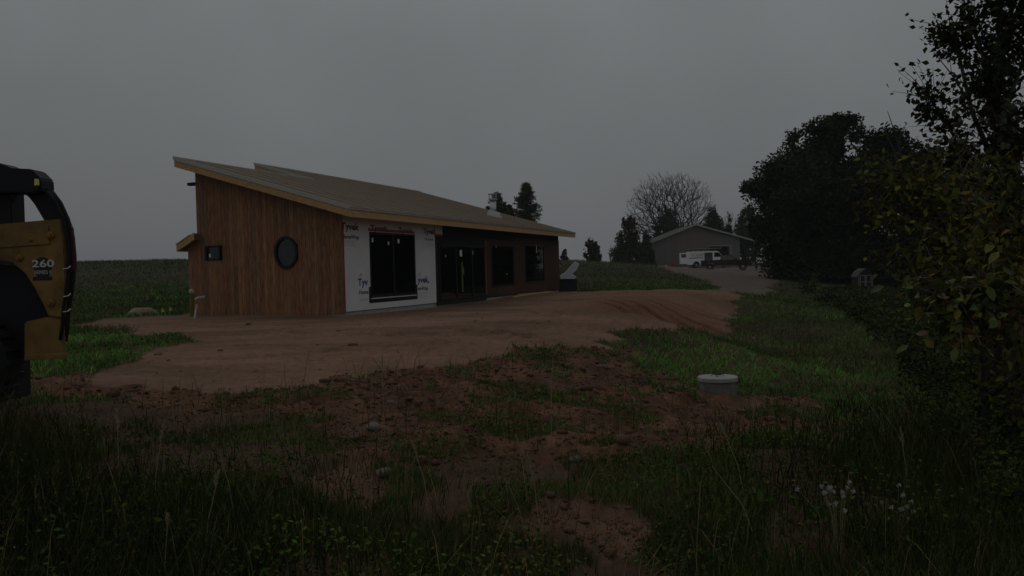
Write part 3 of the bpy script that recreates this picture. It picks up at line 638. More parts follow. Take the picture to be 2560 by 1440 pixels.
pp([(-260, 640), (60, 665), (150, 780), (158, 800), (158, 895), (-260, 895)], D0+.10, .04, 'shade_plate', 'mblack', .01)  # added black plate stands in for shade in the opening under the boom
wheel_c = P(-70, 905, D0+.1)
ty = MB().lathe((wheel_c[0], D0-.12, wheel_c[2]), [(.22, 0), (.36, .01), (.41, .05), (.41, .26), (.36, .3), (.22, .3)], 36, 'y')
for k in range(22):
    a = k*2*math.pi/22
    ty.box((wheel_c[0], D0-.12, wheel_c[2]), (math.cos(a), 0, math.sin(a)), (0, 1, 0), (-math.sin(a), 0, math.cos(a)), (.38, .44), (.04, .27), (-.025, .025))
ty = ty.build('tyre', 'rubber', ld)
MB().lathe((wheel_c[0], D0-.10, wheel_c[2]), [(.02, .03), (.10, .03), (.12, .08), (.22, .05), (.235, 0), (.235, .2)], 28, 'y').build('rim', 'yellow', ty)
pp([(60, 888), (163, 884), (163, 896), (60, 901)], D0-.06, .08, 'step_edge', 'yellow', .004)
arm = pp([(-260, 380), (-60, 400), (0, 408), (28, 420), (76, 422), (100, 446), (102, 474), (90, 482), (62, 484), (28, 482), (-260, 470)], D0+.02, .22, 'linkage_arm', 'mblack', .012)
outer = [(100, 470), (118, 484), (134, 502), (148, 524), (160, 546), (168, 566), (175, 600)]; inner = [(60, 484), (72, 494), (86, 512), (98, 532), (108, 549), (112, 560), (118, 600)]
pp(outer[::1]+inner[::-1], D0+.1, .1, 'curved_arm', 'mblack', .008)
pp([(-60, 470), (27, 478), (30, 560), (-60, 572)], D0+.12, .2, 'upright', 'mblack', .008)
lm = pp([(85, 447), (93, 447), (94, 463), (85, 464)], D0-.01, .03, 'lamp', 'lens', .003)
MB().tube([P(31, 482, D0+.05), P(32, 500, D0+.05), P(26, 515, D0+.05)], .006, 6).build('hose', 'rubber', ld); MB().tube([P(42, 482, D0+.05), P(38, 498, D0+.05), P(28, 508, D0+.05)], .007, 6).build('hose', 'rubber', ld)
hz = [(128, 478), (148, 505), (166, 545), (176, 590), (181, 640), (180, 690), (174, 735), (168, 770), (165, 815), (160, 850)]
MB().tube([P(x, y, D0+.05) for x, y in hz], [.016]*10, 10).build('hose', 'rubber', ld, smooth=True)
MB().tube([P(x-9, y, D0+.0) for x, y in hz], [.015]*10, 10).build('hose', 'rubber', ld, smooth=True)
MB().tube([P(x+4, y+3, D0+.12) for x, y in hz], [.016]*10, 10).build('hose', 'rubber', ld, smooth=True)
pp([(174, 565), (180, 568), (184, 600), (188, 640), (188, 680), (180, 680), (179, 640)], D0+.03, .03, 'marker_strip', 'redlens', .004)
for y in (668, 737, 775): MB().tube([P(158, y+5, D0-.03), P(170, y+3, D0-.03), P(176, y-3, D0)], .006, 6).build('hose_clamp', 'steel', ld)
for x, y, r in ((127, 589, .034), (50, 645, .028), (128, 757, .034), (80, 600, .016)):
    p_ = P(x, y, D0); b_ = MB().lathe((p_[0], D0-.035, p_[2]), [(r*.5, 0), (r*.55, .004), (r*.55, .015), (r, .018), (r, .04)], 14, 'y').build('pin', 'bolt', ld)
# decal
c_ = P(107, 668, D0); dec = MB(); k = 24; dec.prism([(c_[0]+.078*math.cos(a*2*math.pi/k), D0-.002, c_[2]-.005+.092*math.sin(a*2*math.pi/k)) for a in range(k)], (0, .0015, 0)); dec = dec.build('decal', 'decal', ld)
tx = np.array([.9997, 0, -.024]); 
text_part('260', 'lettering', 'white_ink', dec, P(80, 668, D0-.004), (1, 0, 0), (0, 0, 1), .062, width=.19, bold=.02)
text_part('SERIES II', 'lettering', 'white_ink', dec, P(86, 685, D0-.004), (1, 0, 0), (0, 0, 1), .03, width=.145)
m_ = MB().prism([P(82, 692, D0-.001), P(131, 691, D0-.001), P(131, 701, D0-.001), P(82, 702, D0-.001)], (0, .001, 0)).build('decal_plate', 'decal', dec)

# ------------------------------------------------------------------ garage, vehicles
GD = 110.; gx0 = P(1632, 640, GD)[0]; gx1 = P(1850, 640, GD)[0]; gpx = P(1737, 562, GD)
gbase = float(gz((gx0+gx1)/2, GD)); ga = empty('garage', ((gx0+gx1)/2, GD, gbase)); tag(ga, 'grey brown gabled garage with pale roof edge behind the van and the pickup truck', 'garage')
eL = P(1618, 610, GD); eR = P(1883, 602, GD); ph = gpx[2]
def rl(x): return eL[2]+(ph-eL[2])*(x-eL[0])/(gpx[0]-eL[0]) if x < gpx[0] else eR[2]+(ph-eR[2])*(eR[0]-x)/(eR[0]-gpx[0])
do0, do1 = P(1772, 640, GD)[0], P(1827, 640, GD)[0]; dtop = P(1800, 615, GD)[2]
npn = 24; pwg = (gx1-gx0)/npn
for i in range(npn):
    a, b = gx0+i*pwg+.004, gx0+(i+1)*pwg-.004; mid_ = (a+b)/2; z0 = dtop if do0 < mid_ < do1 else gbase-.3
    pts = [(a, GD, z0), (b, GD, z0), (b, GD, rl(b)-.1)] + ([(gpx[0], GD, ph-.1)] if a < gpx[0] < b else []) + [(a, GD, rl(a)-.1)]
    MB().prism(pts, (0, .12, 0)).build('wall_panel', 'garage_tan' if 5 <= i < 19 and mid_ < do1 else 'garage', ga)
mb = MB(); mb.abox((gx0, gx0+.12), (GD+.13, GD+12), (gbase-.3, rl(gx0)-.1)); mb.abox((gx1-.12, gx1), (GD+.13, GD+12), (gbase-.3, rl(gx1)-.1)); mb.abox((gx0+.13, gx1-.13), (GD+12, GD+12.1), (gbase-.3, rl(gx0)))
mb.build('side_wall', 'garage', ga)
for A_, B_ in ((eL, gpx), (gpx, eR)):
    MB().prism([(A_[0], GD-.5, A_[2]-.02), (B_[0], GD-.5, B_[2]-.02), (B_[0], GD-.5, B_[2]+.10), (A_[0], GD-.5, A_[2]+.10)], (0, 13, 0)).build('roof', 'shingle', ga)
    MB().prism([(A_[0], GD-.53, A_[2]-.10), (B_[0], GD-.53, B_[2]-.10), (B_[0], GD-.53, B_[2]+.12), (A_[0], GD-.53, A_[2]+.12)], (0, .028, 0)).build('rake_trim', 'trim', ga)
mb = MB(); mb.abox((do0-.1, do0), (GD-.03, GD-.001), (gbase, dtop)); mb.abox((do1, do1+.1), (GD-.03, GD-.001), (gbase, dtop)); mb.abox((do0-.1, do1+.1), (GD-.03, GD-.001), (dtop, dtop+.1)); mb.build('door_trim', 'trim', ga)
MB().abox((do0, do1), (GD+1.6, GD+1.7), (gbase, dtop)).build('doorway_shade', 'dark', ga)  # near-black sheet stands in for the shade inside the doorway
mb = MB()
mb.abox((do0, do1), (GD+.12, GD+1.6), (dtop-.1, dtop-.02)); mb.build('raised_door', 'garage', ga)

def wheel(par, x, y, z, r=.38, wd=.25, side=1):
    ty = MB().lathe((x, y, z), [(r*.62, 0), (r*.95, 0), (r, .03), (r, wd-.03), (r*.95, wd), (r*.62, wd)], 24, 'y').build('wheel', 'rubber', par, local=True)
    MB().lathe((x, y-.01 if side < 0 else y+wd-.03, z), [(.05, 0), (r*.3, .01), (r*.55, .02), (r*.63, .0), (r*.63, .05)], 20, 'y').build('rim', 'chrome', ty, local=True)
def notch(cx__, r, z0=.32, n=9): return [(cx__-r*math.cos(a*math.pi/(n-1)), z0+r*math.sin(a*math.pi/(n-1))) for a in range(n)]
def lathe_xz(pts, y0, y1, name, m, par, bevel=.02): return MB().prism([(x, y0, z) for x, z in pts], (0, y1-y0, 0)).build(name, m, par, local=True, bevel=bevel)
# van: x forward, local z up, near side y=-1
vp = P(1757, 666, 104); vb = gz(vp[0], vp[1]); van = empty('work_van', (vp[0]+.7, vp[1], vb), math.radians(-8)); tag(van, 'white work van with open rear doors and roof rack by the garage', 'van')
lower = [(-2.7, .45), (-2.7, 1.15), (2.0, 1.15), (2.65, 1.02), (2.75, .55), (2.3, .42)] 
vbod = [(-2.7, .42), (-2.7, 1.95), (-2.62, 2.05), (.95, 2.07), (1.25, 1.98), (1.75, 1.38), (2.55, 1.16), (2.75, .95), (2.75, .45), (2.35, .42)]+notch(1.85, .42, .40)[::-1]+[(1.35, .38), (-1.15, .38)]+notch(-1.55, .42, .40)[::-1]+[(-2.1, .42)]
def sidecut(x0, x1, z0, z1): return [(x0, z0), (x1, z0), (x1, z1), (x0, z1)]
# body as left, right sides and roof so that the doors open on a real inside
near1 = [(-2.7, .42), (-2.7, 1.98), (-.55, 2.0), (-.55, .42), (-1.13, .42)]+notch(-1.55, .42, .42)[::-1]+[(-2.0, .42)]
lathe_xz(near1, -1.0, -.94, 'side_panel', 'van', van)
cab = [(.45, .42), (.45, 2.0), (.95, 2.0), (1.25, 1.93), (1.75, 1.36), (2.55, 1.15), (2.75, .95), (2.75, .45), (2.3, .42)]+notch(1.85, .42, .42)[::-1]+[(1.4, .42)]
lathe_xz(cab, -1.0, -.94, 'cab_side', 'van', van); lathe_xz(vbod, .94, 1.0, 'far_side', 'van', van)
lathe_xz([(-2.7, 1.98), (-2.6, 2.08), (.95, 2.1), (1.28, 1.98), (1.25, 1.94), (.95, 2.02), (-2.6, 2.0)], -.99, .99, 'roof', 'van', van, 0)
lathe_xz([(1.72, 1.40), (2.55, 1.17), (2.75, .95), (2.75, .45), (2.6, .45), (2.6, .9), (2.45, 1.1), (1.7, 1.33)], -.938, .938, 'hood', 'van', van, 0)
lathe_xz([(1.28, 1.95), (1.74, 1.40), (1.72, 1.37), (1.25, 1.92)], -.93, .93, 'windscreen', 'glass', van, 0)
lathe_xz([(-.55, 1.9), (.45, 1.9), (.45, 2.0), (-.55, 2.0)], -1.0, -.94, 'door_header', 'van', van, 0); lathe_xz([(-2.6, .40), (2.5, .40), (2.5, .46), (-2.6, .46)], -.93, .93, 'floor', 'dark', van, 0)
lathe_xz([(.6, .55), (.63, .55), (.63, 1.9), (.6, 1.9)], -.92, .92, 'bulkhead', 'dark', van, 0)
lathe_xz([(.75, 1.40), (.75, 1.85), (1.2, 1.85), (1.58, 1.40)], -1.012, -1.002, 'cab_window', 'glass', van, 0); lathe_xz([(.65, 1.33), (.65, 1.9), (1.23, 1.9), (1.68, 1.33)], -1.0015, -.999, 'window_seal', 'rubber', van, 0)
lathe_xz([(-2.45, 1.22), (-.7, 1.22), (-.7, 1.30), (-2.45, 1.30)], -1.015, -1.001, 'side_rail', 'rubber', van, 0); lathe_xz([(-.75, .50), (-.55, .50), (-.55, .62), (-.75, .62)], -1.015, -1.001, 'rub_strip', 'rubber', van, 0)
sg = lathe_xz([(-2.35, 1.40), (-.6, 1.40), (-.6, 1.92), (-2.35, 1.92)], -1.006, -1.001, 'sign_panel', 'sticker_or_glint', van, 0)
def vtext(txt, x, z, h, wd, m, par=sg):
    o = text_part(txt, 'lettering', m, par, (0, 0, 0), (1, 0, 0), (0, 0, 1), h, width=wd)
    off = Vector((0, 0, 0)); q = par
    while q: off += q.location; q = q.parent
    for v in o.data.vertices: v.co = v.co+off+Vector((x, -1.010, z))
M['orange'] = mat('orange_ink', (.55, .32, .08), .5); M['redink'] = mat('red_ink', (.4, .08, .08), .5)
vtext('V', -2.2, 1.45, .42, .55, 'orange'); vtext('nowland', -1.6, 1.68, .15, .72, 'ink'); vtext('Builders', -1.6, 1.46, .15, .72, 'ink')
lathe_xz([(-.85, 1.45), (-.75, 1.45), (-.68, 1.88), (-.74, 1.88)], -1.010, -1.007, 'sign_mark', 'redink', sg, 0)
# rear doors standing open, near one swung back along the side
rd = MB().box((-2.7, -1.0, 0), (math.cos(math.radians(168)), math.sin(math.radians(-168)), 0), (0, 1, 0), (0, 0, 1), (0, .85), (-.03, .03), (.55, 1.95)).build('rear_door', 'van', van, local=True)
MB().box((-2.7, -1.0, 0), (math.cos(math.radians(168)), math.sin(math.radians(-168)), 0), (0, 1, 0), (0, 0, 1), (.12, .73), (-.04, .04), (1.35, 1.8)).build('door_window', 'glass', rd, local=True)
rd2 = MB().box((-2.7, 1.0, 0), (-1, .3, 0), (.0, 1, 0), (0, 0, 1), (0, .8), (-.03, .03), (.55, 1.95)).build('rear_door', 'van', van, local=True)
MB().box((-2.7, 1.0, 0), (-1, .3, 0), (0, 1, 0), (0, 0, 1), (.12, .68), (-.04, .04), (1.3, 1.8)).build('door_window', 'glass', rd2, local=True)
MB().abox((-3.0, -2.72), (-.98, .98), (.38, .52)).build('rear_bumper', 'chrome', van, local=True)
MB().abox((2.76, 2.88), (-.98, .98), (.42, .60)).build('front_bumper', 'chrome', van, local=True)
for x in (-1.55, 1.85): wheel(van, x, -1.0, .37, .37, .24, -1); wheel(van, x, .76, .37, .37, .24, 1)
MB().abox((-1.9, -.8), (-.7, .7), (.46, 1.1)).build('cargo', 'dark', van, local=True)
rk = MB()
for x in (-2.2, -.9, .4): rk.abox((x, x+.05), (-.9, .9), (2.28, 2.33)); rk.abox((x, x+.05), (-.92, -.88), (2.06, 2.28)); rk.abox((x, x+.05), (.88, .92), (2.06, 2.28))
for y in (-.9, .87): rk.abox((-2.3, .6), (y, y+.04), (2.33, 2.37))
rk.build('roof_rack', 'felt', van, local=True)
# ladder on the rack is a thing of its own
la = empty('ladder', (van.location.x, van.location.y, vb+2.38), van.rotation_euler.z); tag(la, 'ladder lying flat on the roof rack of the white van', 'ladder')
for y in (-.75, -.35): MB().abox((-2.5, 1.6), (y, y+.05), (0, .09)).build('rail', 'wood_ladder', la, local=True)
for k in range(13): MB().abox((-2.35+k*.31, -2.31+k*.31), (-.70, -.35), (.03, .06)).build('rung', 'wood_ladder', la, local=True)
# pickup
tp = P(1815, 677, 88); tb = gz(tp[0], tp[1]); trk = empty('pickup_truck', (tp[0], tp[1], tb), math.radians(-14)); tag(trk, 'dark maroon pickup truck parked on the gravel in front of the white van', 'pickup truck')
bod = [(-2.6, .52), (-2.6, 1.12), (-.55, 1.14), (1.1, 1.14), (2.3, 1.08), (2.62, .92), (2.65, .50), (2.25, .45)]+notch(1.75, .45, .45)[::-1]+[(1.25, .42), (-1.2, .42)]+notch(-1.65, .45, .45)[::-1]+[(-2.15, .5)]
def bodside(y0, y1, nm): lathe_xz(bod, y0, y1, nm, 'maroon', trk, .02)
bodside(-.98, -.90, 'body_side'); bodside(.90, .98, 'body_side')
lathe_xz([(.95, 1.05), (2.28, 1.07), (2.6, .9), (2.63, .5), (.95, .5)], -.895, .895, 'hood', 'maroon', trk, .03)
lathe_xz([(-2.6, .55), (-.55, .55), (-.55, .7), (-2.6, .7)], -.895, .895, 'bed_floor', 'maroon', trk, 0); lathe_xz([(-2.6, .7), (-2.52, .7), (-2.52, 1.12), (-2.6, 1.12)], -.895, .895, 'tailgate', 'maroon', trk, 0)
MB().add([(-.6, -.93, 1.14), (1.15, -.93, 1.14), (.55, -.76, 1.66), (-.45, -.76, 1.66), (-.6, .93, 1.14), (1.15, .93, 1.14), (.55, .76, 1.66), (-.45, .76, 1.66)], [(0, 1, 2, 3), (4, 5, 6, 7), (0, 1, 5, 4), (1, 2, 6, 5), (2, 3, 7, 6), (3, 0, 4, 7)]).build('cab', 'maroon', trk, local=True, bevel=.03)
def on_cab(pts, nm, m): # window glued just outside the sloping cab side
    MB().prism([(x, -.945+(z-1.14)*.327, z) for x, z in pts], (0, .012, 0)).build(nm, m, trk, local=True)
on_cab([(-.48, 1.19), (.15, 1.19), (.15, 1.58), (-.38, 1.58)], 'side_window', 'glass'); on_cab([(.22, 1.19), (.98, 1.19), (.52, 1.58), (.22, 1.58)], 'side_window', 'glass')
MB().prism([(-.5, -.98, 1.145), (1.15, -.98, 1.145), (1.15, -.98, 1.165), (-.5, -.98, 1.165)], (0, .05, 0)).build('chrome_line', 'chrome', trk, local=True)
MB().prism([(-1.15, -1.0, .44), (1.2, -1.0, .44), (1.2, -1.0, .50), (-1.15, -1.0, .50)], (0, .08, 0)).build('running_board', 'chrome', trk, local=True)
MB().abox((2.64, 2.78), (-.95, .95), (.45, .68)).build('front_bumper', 'chrome', trk, local=True); MB().abox((-2.75, -2.61), (-.95, .95), (.45, .65)).build('rear_bumper', 'chrome', trk, local=True)
for y in (-.9, .62): MB().abox((2.56, 2.66), (y, y+.28), (.74, .94)).build('headlight', 'flash', trk, local=True)
for x in (-1.65, 1.75): wheel(trk, x, -.97, .38, .40, .26, -1); wheel(trk, x, .70, .38, .40, .26, 1)
MB().abox((.95, 1.1), (-1.1, -.95), (1.18, 1.32)).build('mirror', 'maroon', trk, local=True)
# bits on the ground
def small(px, py, d, f_, name, m, lb, cat):
    p_ = P(px, py, d); zz = gz(p_[0], p_[1]); return thing_mesh(name, f_(p_[0], p_[1], zz), m, lb, cat)
small(1676, 665, 103, lambda x, y, z: MB().abox((x-.7, x+.1), (y-.3, y+.3), (z, z+.45)).abox((x+.15, x+.5), (y-.2, y+.2), (z, z+.62)), 'red_crate', 'red', 'red plastic crates on the gravel behind the white van', 'crate')
small(1700, 666, 101, lambda x, y, z: MB().abox((x-1.2, x+1.0), (y-.15, y+.15), (z+.05, z+.12)).abox((x-.9, x-.82), (y-.1, y+.1), (z-.1, z+.05)).abox((x+.7, x+.78), (y-.1, y+.1), (z-.1, z+.05)), 'plank', 'whitepaint', 'long white plank on the ground beside the red crates', 'plank')
small(1665, 668, 100, lambda x, y, z: MB().lathe((x, y, z), [(.14, 0), (.17, .35), (.18, .36)], 14), 'bucket', 'whitepaint', 'white bucket on the gravel left of the red crates', 'bucket')
small(1617, 663, 97, lambda x, y, z: MB().lathe((x, y, z), [(.25, 0), (.3, .3), (.22, .42)], 14), 'tub', 'whitepaint', 'pale tub in the grass left of the garage corner', 'tub')
small(1941, 662, 70, lambda x, y, z: MB().lathe((x, y, z-.1), [(.12, 0), (.22, .2), (.2, .38), (.1, .48)], 9).lathe((x+.42, y-.2, z-.1), [(.14, 0), (.2, .16), (.05, .3)], 8), 'white_rock', 'whitepaint', 'white painted rocks at the foot of the dark trees', 'rock')
# playhouse
sp = P(2164, 716, 46); sz = gz(sp[0], sp[1]); k = 46/F
sdh = empty('playhouse', (sp[0], sp[1], sz)); tag(sdh, 'tiny barn shaped playhouse with white door frames under the dark trees', 'playhouse')
wq, hq = 18*k, 32*k; top_ = 50*k
prof = [(-wq, 0), (wq, 0), (wq, hq), (wq*.62, hq+.24), (0, top_), (-wq*.62, hq+.24), (-wq, hq)]
MB().prism([(sp[0]+x, sp[1], sz+z) for x, z in prof], (0, .9, 0)).build('wall', 'shedwall', sdh)
mb = MB()
rp = [(wq+.04, hq-.03), (wq*.64, hq+.26), (0, top_+.02), (-wq*.64, hq+.26), (-wq-.04, hq-.03)]
for a, b in zip(rp[:-1], rp[1:]): mb.prism([(sp[0]+a[0], sp[1]-.03, sz+a[1]), (sp[0]+b[0], sp[1]-.03, sz+b[1]), (sp[0]+b[0], sp[1]-.03, sz+b[1]+.035), (sp[0]+a[0], sp[1]-.03, sz+a[1]+.035)], (0, .96, 0))
mb.build('roof', 'shingle', sdh)
for x in (-1, 1):
    mb = MB(); a, b = sorted((sp[0]+x*.01, sp[0]+x*wq*.80)); c0, c1 = sz+.04, sz+hq+.08
    for u0, u1, v0, v1 in ((a, a+.035, c0, c1), (b-.035, b, c0, c1), (a+.035, b-.035, c0, c0+.04), (a+.035, b-.035, c1-.04, c1), (a+.035, b-.035, (c0+c1)/2-.02, (c0+c1)/2+.02)): mb.abox((u0, u1), (sp[1]-.03, sp[1]-.002), (v0, v1))
    mb.build('door', 'shedtrim', sdh)
mb = MB()
for x in (-wq-.0, wq-.03): mb.abox((sp[0]+x, sp[0]+x+.03), (sp[1]-.02, sp[1]-.003), (sz, sz+hq))
mb.build('corner_trim', 'shedtrim', sdh)
print('buildings done')

# ------------------------------------------------------------------ trees
def unit(n): v = RNG.normal(size=(n, 3)); return v/np.linalg.norm(v, axis=1)[:, None]
def leaf_quads(Pc, size, aspect=.55, updown=0.3, droop=0.):
    n = len(Pc); a = unit(n); a[:, 2] = a[:, 2]*(1-updown)-droop; a /= np.linalg.norm(a, axis=1)[:, None]; b = np.cross(a, unit(n)); b /= np.linalg.norm(b, axis=1)[:, None]+1e-9
    s = (size*RNG.uniform(.6, 1.3, n))[:, None]
    V = np.stack([Pc-a*s*.5, Pc+b*s*aspect*.5-a*s*.05, Pc+a*s*.5, Pc-b*s*aspect*.5-a*s*.05], 1).reshape(-1, 3)
    Fq = np.arange(n*4).reshape(n, 4); return V, Fq
def lobes_points(lobes, n, fill=.55, gap=.42, gs=1.0, seed=0):
    lobes = np.array(lobes, float); wgt = (lobes[:, 3]*lobes[:, 4]+lobes[:, 4]*lobes[:, 5]+lobes[:, 3]*lobes[:, 5]); out = []
    got = 0; tries = 0
    while got < n and tries < 12:
        k = RNG.choice(len(lobes), size=n*2, p=wgt/wgt.sum()); d = unit(n*2); r = RNG.uniform(fill, 1.05, n*2)[:, None]
        Q = lobes[k, :3]+d*lobes[k, 3:]*r; Q += (RNG.normal(size=Q.shape))*.05*lobes[k, 3:]
        nz_ = fbm(Q[:, 0]*gs, Q[:, 1]*gs, Q[:, 2]*gs, 3, seed); Q = Q[nz_ > gap]; out.append(Q); got += len(Q); tries += 1
    return np.concatenate(out)[:n]
def cols(Pc, pal, seed=0, cl=.8):
    pal = np.array(pal); n = len(Pc); k = fbm(Pc[:, 0]*cl, Pc[:, 1]*cl, Pc[:, 2]*cl, 2, seed+50); k = np.clip((k-.3)/.4+RNG.normal(size=n)*.18, 0, .999)*(len(pal)-1)
    i = k.astype(int); f_ = (k-i)[:, None]; return (pal[i]*(1-f_)+pal[np.minimum(i+1, len(pal)-1)]*f_)*RNG.uniform(.75, 1.25, n)[:, None]
GREEN = [(0.0208, 0.0338, 0.0130), (0.0338, 0.0546, 0.0182), (0.0520, 0.0754, 0.0234)]
def tree(name, label, cat, base, lobes, n, leaf, pal=GREEN, trunk=.2, group=None, gap=.42, gs=.8, seed=0, bark='bark', fill=.55, lean=(0, 0)):
    base = np.array(base, float); t = empty(name, base); tag(t, label, cat, group); zt = max(l[2] for l in lobes); zc = np.mean([l[2] for l in lobes])
    mb = MB(); tp_ = np.array([np.mean([l[0] for l in lobes]), np.mean([l[1] for l in lobes]), zc+(zt-zc)*.7])
    mid = base*.5+tp_*.5+np.array([RNG.normal()*.1, 0, 0]); mb.tube([base-np.array([0, 0, .3]), mid, tp_], [trunk, trunk*.65, trunk*.2], 8)
    mb.build('trunk', bark, t)
    lb = MB()
    for l in lobes:
        s = base+(tp_-base)*RNG.uniform(.25, .8); e_ = np.array(l[:3]); m2 = (s+e_)/2+np.array([0, 0, -.1*np.linalg.norm(e_-s)]); lb.tube([s, m2, e_], [trunk*.4, trunk*.25, trunk*.08], 5)
    lb.build('limbs', bark, t)
    Pc = lobes_points(lobes, n, fill, gap, gs, seed); V, Fq = leaf_quads(Pc, leaf); c = np.repeat(cols(Pc, pal, seed), 4, 0)
    o = np_mesh('crown', V, Fq, 'foliage', t, c); o['kind'] = 'stuff'; return t
def L3(px, py, d, rpx, rpy, ry=None): p_ = P(px, py, d); k = d/F; return (p_[0], p_[1]+RNG.normal()*.3, p_[2], rpx*k, ry or rpx*k, rpy*k)
def base_at(px, d): p_ = P(px, 700, d); return (p_[0], d, gz(p_[0], d))
# the big dark oak-like tree and its neighbours
D = 56
lob = [L3(2085, 370, D, 85, 75), L3(2010, 420, D, 80, 80), L3(2140, 430, D, 85, 100), L3(1960, 470, D+1, 75, 70), L3(1905, 480, D, 50, 45), L3(2050, 500, D-2, 120, 100), L3(1990, 570, D-2, 100, 90), L3(1930, 570, D, 60, 36),
       L3(2120, 560, D-2, 100, 100), L3(2060, 330, D, 60, 38), L3(2120, 345, D, 50, 50), L3(1930, 430, D, 45, 35), L3(1985, 350, D, 35, 30), L3(1940, 630, D, 48, 42), L3(1965, 690, D-1, 45, 26), L3(2040, 700, D-4, 80, 34), L3(1980, 660, D-1, 85, 60), L3(1870, 470, D, 22, 20), L3(2100, 305, D, 45, 20), L3(2160, 380, D, 50, 60), L3(2040, 440, D, 110, 90), L3(2060, 600, D, 130, 90), L3(1960, 540, D, 90, 80)]
tree('oak_tree', 'huge dark rounded oak tree right of the garage, tallest of the tree mass', 'tree', base_at(2050, D), lob, 70000, .27, trunk=.45, gap=.35, gs=.6, seed=1, fill=.25, pal=[(0.0130, 0.0221, 0.0091), (0.0234, 0.0364, 0.0130), (0.0390, 0.0546, 0.0182)])
lob = [L3(2230, 400, 50, 70, 70), L3(2290, 430, 50, 60, 60), L3(2200, 480, 50, 90, 90), L3(2300, 520, 49, 90, 90), L3(2220, 350, 50, 45, 35), L3(2330, 400, 50, 40, 35), L3(2330, 560, 49, 90, 90), L3(2420, 520, 48, 90, 100), L3(2400, 440, 49, 60, 50)]
tree('leafy_tree', 'dark leafy tree between the huge oak and the near leafy tree', 'tree', base_at(2260, 50), lob, 36000, .22, trunk=.3, gap=.36, gs=.9, seed=2, fill=.3, pal=[(.012, .019, .008), (.022, .034, .012), (.034, .046, .016)])
lob = [L3(2100, 640, 52, 110, 55), L3(2230, 620, 50, 110, 70), L3(2350, 640, 48, 100, 90), L3(2480, 600, 46, 110, 120), L3(2020, 680, 53, 70, 40), L3(2110, 690, 51, 80, 35), L3(2230, 700, 49, 90, 45), L3(2330, 720, 46, 100, 60), L3(2600, 560, 45, 120, 160), L3(2750, 500, 45, 150, 200)]
tree('woodland_edge', 'dark lower woodland edge tree spreading behind the playhouse', 'tree', base_at(2400, 52), lob, 50000, .24, trunk=.3, gap=.28, gs=.7, seed=3, fill=.2, pal=[(.010, .016, .007), (.018, .028, .010), (.03, .04, .014)])
# trees behind and beside the garage
def bushy(px, py, w_, h_, d, label, n=6000, leaf=.2, pal=GREEN, seed=5, cone=True, gap=.4, name='evergreen_tree'):
    lob = []; rg = np.random.default_rng(seed+100)
    steps = max(4, int(h_/14))
    for i in range(steps):
        f_ = i/(steps-1); ww = w_*.5*((1-f_)**.55*.92+.10 if cone else math.sin(math.pi*(.16+.74*f_)))
        for s in (-1, 0, 1): lob.append(L3(px+s*ww*.55+rg.normal()*w_*.04, py+h_*(.5-f_*.93)+rg.normal()*3, d+rg.normal()*.4, max(ww*.5, 3)*rg.uniform(.8, 1.2), max(h_/steps*1.1, 5)*rg.uniform(.8, 1.3)))
    for _ in range(5): lob.append(L3(px+rg.normal()*w_*.12, py-h_*rg.uniform(.36, .5), d, w_*.05, h_*.08))
    return tree(name, label, 'tree', base_at(px, d), lob, int(n*1.3), leaf, trunk=.18, gap=gap, gs=1.6, seed=seed, pal=pal, fill=.2)
OLIVE = [(.02, .025, .010), (.04, .045, .018), (.06, .06, .024)]
bushy(1572, 605, 92, 130, 104, 'bushy olive evergreen standing left of the garage', 9000, .3, OLIVE, 6)
bushy(1612, 630, 60, 80, 108, 'low dark evergreen tucked between the bushy evergreen and garage', 5000, .3, GREEN, 7)
bushy(1668, 585, 100, 130, 126, 'dark spruce in front of the bare tree above the garage roof', 9000, .34, GREEN, 8)
bushy(1785, 580, 72, 100, 128, 'dense olive tree above the right slope of the garage roof', 8000, .34, OLIVE, 9, cone=False)
bushy(1822, 585, 34, 80, 128, 'thin twiggy evergreen right of the dense olive tree', 2500, .3, OLIVE, 10, gap=.5)
bushy(1872, 585, 80, 130, 121, 'dark leafy tree behind the right end of the garage roof', 8000, .35, GREEN, 11, cone=False)
bushy(1475, 627, 34, 48, 90, 'small roundish tree on the field skyline, left of a pair', 1600, .26, OLIVE, 12, cone=False, gap=.46)
bushy(1492, 632, 26, 38, 92, 'small feathery tree on the field skyline, right of a pair', 1100, .26, OLIVE, 13, gap=.46)
bushy(1412, 641, 20, 22, 85, 'tiny round bush on the skyline beside the house end', 600, .22, OLIVE, 14, cone=False, name='skyline_bush')
